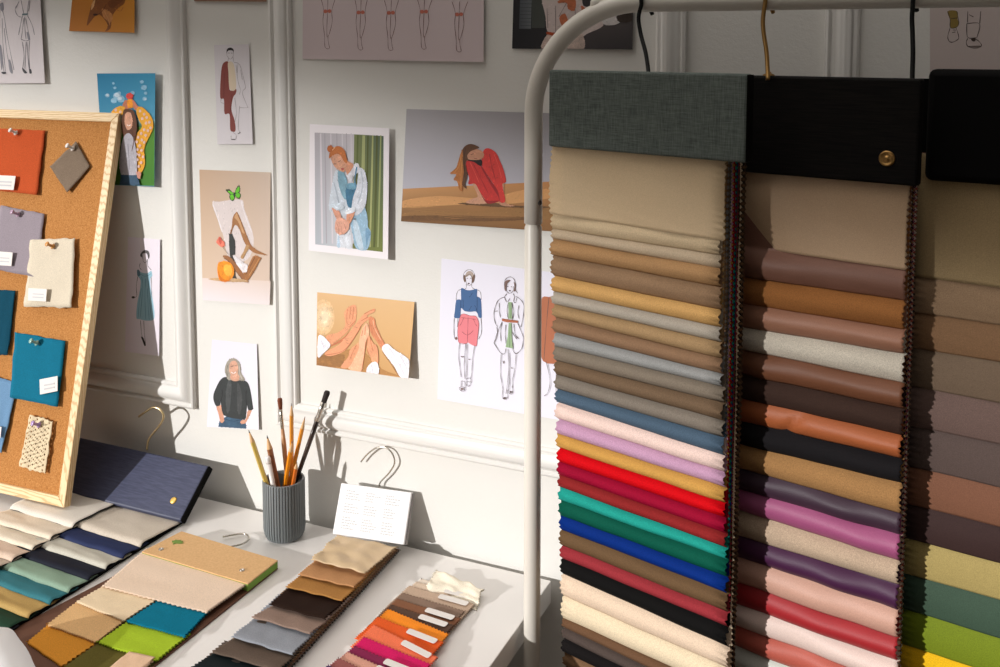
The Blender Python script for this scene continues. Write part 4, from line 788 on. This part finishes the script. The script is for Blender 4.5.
LN = [((226, 218, 206), (10, 510), (74, 525)), ((228, 214, 194), (-10, 520), (54, 538)), ((232, 220, 200), (-26, 531), (36, 548)), ((220, 196, 176), (-44, 543), (17, 560)), ((206, 190, 172), (-62, 556), (-2, 570))]
def plan(px, h): return dsk(px[0], px[1], h)
XM = dsk(113, 504, HN).x; yh = br.y
def column(root, rows, xl, xr, ytop_l, ytop_r, h_top, und, **kw):
    ya, yb = ytop_l, ytop_r; n = len(rows)
    for i, (c, a, b) in enumerate(rows):
        kind = 'plain'
        h1 = h_top; P, Q = plan(a, h1), plan(b, h1)
        sl = (Q.y - P.y)
        y2 = Q.y; y1 = Q.y - kw.get('skew', 0) * (xr - xl)
        shingle(root, fab(c, kind), V((xl, ya, 0)), V((xr, yb, 0)), V((xr, y2, 0)), V((xl, y1, 0)), h_top - .007, h_top, .006, None, .02 if i else .012, seed=i * 3 + int(xl * 50), under=und, th=.002)
        ya, yb = y1, y2
column(nb, RN, XM - .035, X0 - .002, yh, yh, HN, black_m, skew=-.05)
column(nb, LN, XM - .16, XM, yh + .028, yh + .028, HN + .0045, black_m, skew=-.03)
bm = bmesh.new(); abox(bm, XM - .16, X0 - .004, dsk(-30, 655).y, yh + .02, DZ + .0005, DZ + .004); link('backing_board', bm, black_m, nb, False)
CLOTH_K = 1.07
# --- kraft book
kb = empty('swatch_book', dsk(160, 600), 'desk swatch book with the kraft card header, leaf cut-out and lime green edge', 'swatch book', 'swatch books lying on the desk')
HK = .016
kTL, kTR, kBR, kBL = [dsk(x, y, HK) for x, y in ((181.5, 531), (278, 560), (248, 583.5), (141.5, 551.5))]
def slab(root, name, q, z0, z1, m, bev=.001):
    bm = bmesh.new(); lo = [bm.verts.new(V((p.x, p.y, z0))) for p in q]; hi = [bm.verts.new(V((p.x, p.y, z1))) for p in q]
    bm.faces.new(lo[::-1]); bm.faces.new(hi)
    for k in range(4): bm.faces.new((lo[k], lo[(k + 1) % 4], hi[(k + 1) % 4], hi[k]))
    o = link(name, bm, m, root, False)
    if bev: bevel(o, bev)
    return o
slab(kb, 'header', (kTL, kTR, kBR, kBL), DZ + HK - .0025, DZ + HK, kraft_m)
ins = lambda q, k: [p + (sum(q, V()) / 4 - p) * k for p in q]
slab(kb, 'felt_insert', ins((kTL, kTR, kBR, kBL), .006), DZ + .003, DZ + HK - .0026, green_m, 0)
e1 = (kTR - kTL).normalized(); e2 = (kBL - kTL).normalized()
far = [kTL + e1 * .004, kTR, kBR + (kBR - kTR).normalized() * .30, kBL + (kBL - kTL).normalized() * .26 + e1 * .006]
slab(kb, 'back_cover', far, DZ + .0003, DZ + .0028, brown_m)
leafm = mat('leaf_green', (112, 140, 60), .8)
bm = bmesh.new(); LF = [(0, -9), (2.5, -6), (6, -7.5), (7, -3), (11, -3.5), (9, 1), (5.5, 3), (1.5, 4), (1, 9), (-1, 9), (-1.5, 4), (-6, 4.5), (-9.5, 1), (-7, -2), (-8, -6), (-3.5, -5)]
lc = dsk(177, 542.3, HK + .0002); lo, hi = [], []
for x, y in LF:
    p = lc + e1 * (x * .0011) + e2 * (y * .0009); lo.append(bm.verts.new(p)); hi.append(bm.verts.new(p + V((0, 0, .0008))))
bm.faces.new(hi); bm.faces.new(lo[::-1])
for k in range(len(lo)): bm.faces.new((lo[k], lo[(k + 1) % len(lo)], hi[(k + 1) % len(lo)], hi[k]))
link('leaf_cutout', bm, leafm, kb, False)
for x, y in ((161, 549.5), (242, 570.5)):
    bm = bmesh.new(); lathe(bm, dsk(x, y, HK), (0, 0, 1), [(.0042, -.0005), (.0042, .0012), (.0028, .0018), (.0024, .0006), (.0001, .0005)], 16); link('rivet', bm, steel_m, kb)
kh = [dsk(x, y, .006) for x, y in ((226, 549), (232, 546.5), (242.6, 543.8), (249, 539), (247, 534.8), (240.4, 533.7), (222.8, 536.8))]
bm = bmesh.new(); tube(bm, spline(kh, 5), .0017, 10); link('hook', bm, steel_m, kb)
def cloth4(root, col, kind, px, h, h1, seed, zig=.006, **kw):
    q = [dsk(x, y, h1) for x, y in px]
    return shingle(root, fab(col, kind), q[0], q[1], q[2], q[3], h, h1, zig=zig, seed=seed, **kw)
kw = dict(lip=.001, back=.012, th=.0022, wob=.0006, curl=.6, under=None, zend=True, nu=44)
cloth4(kb, (212, 190, 168), 'plain', ((141.5, 551.5), (248, 583.5), (207, 612.6), (101, 586)), HK - .003, HK - .003, 1, **kw)
cloth4(kb, (212, 192, 160), 'plain', ((101, 586), (155.5, 600.5), (124, 621), (75, 601.5)), HK - .007, HK - .006, 2, **kw)
cloth4(kb, (8, 104, 128), 'felt', ((155.5, 600.5), (207, 612.6), (185, 637), (125, 621)), HK - .007, HK - .0055, 3, **kw)
cloth4(kb, (202, 164, 116), 'felt', ((75, 601.5), (124, 621), (96, 642.5), (46, 624.5)), HK - .010, HK - .0085, 4, **kw)
cloth4(kb, (152, 178, 44), 'felt', ((125, 621), (185, 637), (156, 661.5), (96, 642.5)), HK - .010, HK - .008, 5, **kw)
cloth4(kb, (190, 128, 46), 'felt', ((46, 624.5), (96, 642.5), (62, 667), (26, 642)), HK - .012, HK - .010, 6, **kw)
cloth4(kb, (88, 80, 36), 'felt', ((96, 642.5), (156, 661.5), (130, 684), (62, 667)), HK - .012, HK - .010, 7, **kw)
cloth4(kb, (208, 176, 146), 'plain', ((122, 657), (150, 663), (116, 690), (88, 686)), HK - .0085, HK - .0075, 8, **kw)
CLOTH_K = 1.0
# --- middle book with the standing printed card
HM = .025
mb = empty('swatch_book', dsk(300, 600), 'desk swatch book whose white printed header card leans on the wall by its hook', 'swatch book', 'swatch books lying on the desk')
cb = dsk(403.8, 544.9, HM); cu = V((1, 0, 0))
cr = dsk(332.3, 533.9, HM); cu = (cb - cr); cu.z = 0; cw = cu.length; cu.normalize()
ct = hit(411.5, 492.6, cb, cu); ch = ct - cb; cn = cu.cross(ch).normalized()
if cn.y > 0: cn = -cn
c_bl = cb - cu * cw
bm = bmesh.new(); box(bm, c_bl - cn * .012, cu * cw, ch, cn * .012); h = link('header_card', bm, white_m, mb, False); h['_o'] = list(mb.location); bevel(h, .0015)
bm = bmesh.new(); rnd = random.Random(3)
for col in range(3):
    for row in range(15):
        if row in (4, 9): continue
        x0 = .10 + col * .28; w = .20 * rnd.uniform(.55, 1) if row not in (0, 5, 10) else .12; x = x0
        while x < x0 + w:
            ww = rnd.uniform(.012, .04); y = .86 - row * .052
            o = c_bl + cu * (cw * x) + ch * y + cn * .0003
            bm.faces.new([bm.verts.new(o + cu * (a * cw * ww) + ch * (b * .02)) for a, b in ((0, 0), (1, 0), (1, 1), (0, 1))]); x += ww + .008
link('printed_text', bm, ink_m, h, False)
bm = bmesh.new(); box(bm, c_bl - cn * .0135 + cu * (cw - .002) , cu * .0035, ch * .99, cn * .009); link('card_back', bm, mat('grey_board', (150, 146, 144), .6), mb, False)
cy = ct.y + .008
hk = [hit(x, y, (0, min(WY - .004, cy), 0), (0, 1, 0)) for x, y in ((378.5, 494), (379, 488), (380.5, 482), (389, 473), (394.6, 463), (392, 453), (385, 447.4), (376.5, 447.8), (367.4, 454.2), (361, 461.8))]
bm = bmesh.new(); tube(bm, spline(hk, 5), .0014, 10); link('hook', bm, steel_m, mb)
MB = [((204, 178, 142), 'satin', (311, 561), (366, 575)), ((182, 134, 92), 'velvet', (298, 574.5), (355, 588)), ((168, 120, 66), 'velvet', (285.5, 587), (343, 601)), ((40, 26, 20), 'velvet', (269, 604.5), (326, 620)), ((142, 120, 108), 'velvet', (251.4, 617), (311, 634.5)), ((144, 148, 156), 'velvet', (231, 637), (293.3, 655.5)), ((98, 84, 74), 'velvet', (210.6, 652), (279, 672)), ((26, 34, 36), 'velvet', (191, 667), (263, 690)), ((80, 70, 64), 'velvet', (172, 684), (246, 708))]
a, b = (336, 535), (398, 547)
for i, (c, kd, l, r) in enumerate(MB):
    h1_ = HM - .0012 * i * .6
    q = [dsk(*a, h1_), dsk(*b, h1_), dsk(*r, h1_), dsk(*l, h1_)]
    shingle(mb, fab(c, kd), q[0], q[1], q[2], q[3], h1_ - .004 if i else h1_, h1_ + (.002 if i else .004), zig=.0062, seed=20 + i, lip=.003, back=.07 if i else .001, wob=.0035 if i == 0 else .0012, th=.0012, curl=.8)
    a, b = l, r
# under-layers whose pinked ends show along the right side
for k in range(6):
    hh = HM - .0115 - k * .0022
    q = [dsk(x, y, hh) for x, y in ((340, 538), (397, 549), (262, 694), (196, 672))]
    dx = V((.002 * (k % 2) + .001 * k, 0, 0))
    c = [(150, 120, 90), (120, 84, 60), (44, 32, 26), (130, 112, 100), (132, 130, 130), (70, 62, 58)][k]
    shingle(mb, fab(c, 'plain'), q[0], q[1] + dx, q[2] + dx, q[3], hh, hh, zig=.0062, seed=50 + k, lip=0, back=.001, wob=.001, th=.0012, curl=0)
# --- fanned orange sample deck
fb = empty('swatch_book', dsk(405, 630), 'fanned deck of orange, magenta and brown pinked samples with white stickers', 'swatch book', 'swatch books lying on the desk')
FB = [((226, 212, 196), 'plain'), ((214, 192, 170), 'plain'), ((190, 164, 142), 'plain'), ((132, 108, 92), 'plain'), ((128, 84, 58), 'plain'), ((84, 60, 46), 'plain'), ((242, 138, 30), 'plain'), ((222, 88, 28), 'plain'), ((236, 116, 78), 'plain'), ((206, 12, 92), 'plain'), ((126, 28, 70), 'plain'), ((206, 150, 130), 'plain'), ((146, 84, 80), 'plain'), ((76, 48, 92), 'plain'), ((90, 40, 60), 'plain')]
Lp = [(421, 578), (416, 581), (409, 585), (402, 592), (397, 598), (391, 604), (388, 608), (378, 616), (374, 624), (364, 636), (354, 645), (347, 651), (338, 657), (328, 664), (318, 672)]
Rp = [(480, 592), (480, 597), (476, 604), (466, 611), (462, 618), (455, 625), (450, 634), (445, 642), (439, 657), (432, 664), (424, 673), (414, 680), (404, 687), (394, 694), (384, 702)]
for i, (c, kd) in enumerate(FB):
    hh = .003 + .0012 * i
    l, r = Lp[i], Rp[i]
    q = [dsk(x, y, hh) for x, y in ((l[0] - 22, l[1] + 20), (r[0] - 22, r[1] + 24), r, l)]
    s_ = shingle(fb, fab(c, kd), q[0], q[1], q[2], q[3], hh - .0006, hh, zig=.0042, seed=60 + i, lip=.0006, back=.004, wob=.0006, th=.0010, curl=.5, zend=True, nu=40)
    if i in (1, 2, 4, 5, 7, 8, 10, 11):
        # rounded white sticker lying on the cloth, near its right end
        A_ = q[3].lerp(q[2], .50); B_ = q[3].lerp(q[2], .92); n_ = (q[1] - q[2]).normalized()
        ex = (B_ - A_).normalized(); wd = (B_ - A_).length; hgt = .0105
        bm = bmesh.new(); vs = []
        for (cx_, cy_, a0) in ((wd - .003, .003 + .003, -90), (wd - .003, hgt + .001, 0), (.003, hgt + .001, 90), (.003, .006, 180)):
            for k in range(4):
                a_ = math.radians(a0 + 30 * k); P_ = A_ + ex * (cx_ + .003 * math.cos(a_)) + n_ * (cy_ + .003 * math.sin(a_)); vs.append(bm.verts.new(V((P_.x, P_.y, DZ + hh + .0024))))
        bm.faces.new(vs)
        base_o = s_; s_['_o'] = list(fb.location)
        st = link('sticker', bm, label_m, s_, False); solid(st, .0004, 0)
q = [dsk(x, y, .006) for x, y in ((424, 590), (478, 606), (484, 592), (436, 571))]
shingle(fb, fab((236, 226, 206), 'plain'), q[0], q[1], q[2], q[3], .001, .014, zig=.0042, seed=91, lip=.006, back=.004, wob=.004, th=.001, zend=True, nu=30)
# --- white paper in the near corner
q = [(-60, 640), (2, 627), (20, 640), (33, 662), (40, 700), (-60, 720)]
bm = bmesh.new(); P0 = spline([V((x, y, 0)) for x, y in q], 5, True); top = []
for p in P0: top.append(bm.verts.new(dsk(p.x, p.y, .046 - .030 * max(0, min(1, (p.y - 627) / 60)))))
cen = bm.verts.new(sum((v.co for v in top), V()) / len(top) + V((0, 0, .003)))
for a_, b_ in zip(top, top[1:] + top[:1]): bm.faces.new((a_, b_, cen))
low = [bm.verts.new(v.co + (v.co - cen.co) * .03 - V((0, 0, .012))) for v in top]
for k in range(len(top)): bm.faces.new((top[k], low[k], low[(k + 1) % len(top)], top[(k + 1) % len(top)]))
foot = [bm.verts.new(V((v.co.x, v.co.y, DZ + .0005))) for v in low]
for k in range(len(top)): bm.faces.new((low[k], foot[k], foot[(k + 1) % len(top)], low[(k + 1) % len(top)]))
tag(link('folded_cloth', bm, white_m), 'folded white cloth cut off by the lower left corner of the photo', 'cloth')
# ------------------------------------------------------------------ brush pot
CR = .036
f0 = dsk(285, 546.5); vh = ray(285, 546.5); vh.z = 0; vh.normalize(); PC = f0 + vh * CR; PH = .104
pot = empty('brush_pot', PC, 'dark grey ribbed ceramic pot holding pencils and brushes on the desk', 'pot')
bm = bmesh.new(); prof = [(.026, 0), (.031, .003), (.0345, .010), (CR, .020), (CR, PH - .002), (CR - .001, PH), (CR - .004, PH), (CR - .005, PH - .003), (CR - .005, .008), (.001, .006)]
seg = 240; rings = []
for r, hh in prof:
    ring = []
    for k in range(seg):
        a = 2 * PI * k / seg; rr = r
        if hh < PH - .001 and r > CR - .004 and hh > .004 or (r in (.031,)): rr = r - .0016 * (abs(math.sin(a * 22)) < .42) * min(1, hh / .012)
        ring.append(bm.verts.new(PC + V((rr * math.cos(a), rr * math.sin(a), hh))))
    rings.append(ring)
for a, b in zip(rings, rings[1:]):
    for k in range(seg): bm.faces.new((a[k], a[(k + 1) % seg], b[(k + 1) % seg], b[k]))
bm.faces.new(rings[0]); bm.faces.new(rings[-1])
smooth_angle(link('pot_body', bm, cup_m, pot), 30)
def stick(tip, foot_off, depth_off):
    """axis from a foot inside the pot to a tip seen at a photo point"""
    d = V((FH.x, FH.y, 0)); T = hit(tip[0], tip[1], PC + d * depth_off, d); F_ = PC + V((foot_off[0], foot_off[1], .009)); return F_, T
woodtip = mat('bare_wood', (214, 170, 120), .6)
def pencil(tip, fo, do, col, lead, label, r=.0036, tipw=.022):
    F_, T = stick(tip, fo, do); ax = (T - F_); Ln = ax.length; ax.normalize()
    e = empty('pencil', F_, label, 'pencil', 'pencils in the brush pot')
    bm = bmesh.new(); n = ax.orthogonal().normalized(); lathe(bm, F_, ax, [(r, 0), (r, Ln - tipw)], 6); link('shaft', bm, mat('pencil_lacquer', col, .35, coat=.3), e, False)
    bm = bmesh.new(); lathe(bm, F_ + ax * (Ln - tipw), ax, [(r, 0), (r * .98, .001), (r * .28, tipw * .78)], 12); link('sharpened_cone', bm, woodtip, e)
    bm = bmesh.new(); lathe(bm, F_ + ax * (Ln - tipw * .24), ax, [(r * .30, 0), (.0003, tipw * .24)], 10); link('lead', bm, mat('pencil_lead', lead, .5), e)
pencil((248.6, 430), (.004, -.009), -.012, (206, 176, 84), (60, 52, 46), 'dull yellow pencil leaning furthest left out of the pot', .004)
pencil((267, 435.3), (.015, -.012), -.010, (146, 92, 58), (30, 30, 44), 'thick brown pencil with a dark blue lead leaning left in the pot', .0048, .024)
pencil((291.5, 403), (.008, .010), .004, (220, 146, 46), (140, 132, 128), 'tall ochre pencil standing upright at centre of the pot', .0036)
pencil((292.3, 440.7), (-.012, -.004), -.016, (232, 142, 20), (110, 104, 100), 'short orange pencil in front of the tall ochre pencil', .0038, .02)
pencil((305, 416.5), (-.008, -.006), -.004, (222, 140, 30), (150, 110, 90), 'orange pencil leaning right beside the dark brush', .0036)
pencil((297, 462), (.006, -.010), -.020, (206, 104, 18), (120, 90, 60), 'deep orange pencil barely rising above the pot rim', .0034, .012)
# clear white pen
F_, T = stick((267.5, 456.5), (.006, -.012), -.020); ax = (T - F_).normalized(); Ln = (T - F_).length
pe = empty('pen', F_, 'white pen with a blunt end at front left of the pot', 'pen')
bm = bmesh.new(); lathe(bm, F_, ax, [(.0042, 0), (.0042, Ln - .012)], 14); link('barrel', bm, mat('white_plastic', (226, 216, 210), .25, coat=.4), pe)
bm = bmesh.new(); lathe(bm, F_ + ax * (Ln - .012), ax, [(.0046, 0), (.0048, .004), (.0048, .009), (.0034, .012), (.0002, .0122)], 14); link('cap', bm, mat('clear_plastic', (236, 232, 230), .15, coat=.5), pe)
def brush(tip, fo, do, hcol, bcol, label, fl, bl_, rb, rf, flat):
    F_, T = stick(tip, fo, do); ax = (T - F_).normalized(); Ln = (T - F_).length
    e = empty('paint_brush', F_, label, 'paint brush', 'paint brushes in the brush pot')
    bm = bmesh.new(); lathe(bm, F_, ax, [(.0022, 0), (.0034, .03), (.0042, Ln - fl - bl_ - .03), (rf * .92, Ln - fl - bl_)], 14); link('handle', bm, mat('brush_lacquer', hcol, .3, coat=.4), e)
    bm = bmesh.new(); z0 = Ln - fl - bl_; lathe(bm, F_ + ax * z0, ax, [(rf, 0), (rf * 1.06, .002), (rf, .004), (rf * 1.06, .006), (rf, .008), (rf * 1.0, fl * .6), (rf * 1.05, fl)], 16); link('ferrule', bm, steel_m, e)
    bm = bmesh.new(); z1 = Ln - bl_; lathe(bm, F_ + ax * z1, ax, [(rf * .95, -.002), (rb, bl_ * .5), (rb * 1.08, bl_ * .85), (rb * .9, bl_), (.0003, bl_ * (1.02 if flat else 1.15))], 16); link('bristles', bm, mat('bristle_hair', bcol, .85), e)
brush((279.7, 398.5), (.006, .012), .002, (186, 136, 96), (116, 58, 30), 'slim brush with red brown bristles and a tan handle', .034, .019, .0040, .0029, True)
brush((327.5, 391.5), (-.019, .012), .014, (52, 36, 30), (40, 32, 30), 'large dark handled brush with black bristles leaning right', .036, .020, .0050, .0046, True)
# ------------------------------------------------------------------ light
sun = bpy.data.lights.new('sun', 'SUN'); so = bpy.data.objects.new('sun', sun); COL.objects.link(so)
sd = V((.63, 1, -.27)).normalized(); so.rotation_euler = sd.to_track_quat('-Z', 'Y').to_euler(); so.location = (-3, -5, 3)
sun.energy = 3.75; sun.angle = math.radians(.9); sun.color = (1.0, .98, .96)
w = bpy.data.worlds.new('world'); S.world = w; w.use_nodes = True
bg = w.node_tree.nodes['Background']; bg.inputs['Strength'].default_value = 1.0
_WN, _WL = w.node_tree.nodes, w.node_tree.links
_tc = _WN.new('ShaderNodeTexCoord'); _rp = _WN.new('ShaderNodeValToRGB')
_dp = _WN.new('ShaderNodeVectorMath'); _dp.operation = 'DOT_PRODUCT'; _dp.inputs[1].default_value = (-.34, -.10, .935)
_WL.new(_tc.outputs['Generated'], _dp.inputs[0]); _WL.new(_dp.outputs['Value'], _rp.inputs['Fac']); _WL.new(_rp.outputs['Color'], bg.inputs['Color'])
_rp.color_ramp.elements[0].position = 0; _rp.color_ramp.elements[0].color = (.035, .032, .029, 1)
_rp.color_ramp.elements[1].position = 1; _rp.color_ramp.elements[1].color = (2.75, 2.60, 2.44, 1)
for _p in (.3, .5, .65, .8, .9):
    _e = _rp.color_ramp.elements.new(_p); _k = .035 + 2.72 * _p ** 6; _e.color = (_k, _k * .94, _k * .88, 1)
vs_ = S.view_settings
vs_.view_transform = 'Standard'; vs_.look = 'None'; vs_.gamma = 1; vs_.exposure = 0; vs_.use_curve_mapping = False
for o in bpy.data.objects:
    if '_o' in o: del o['_o']
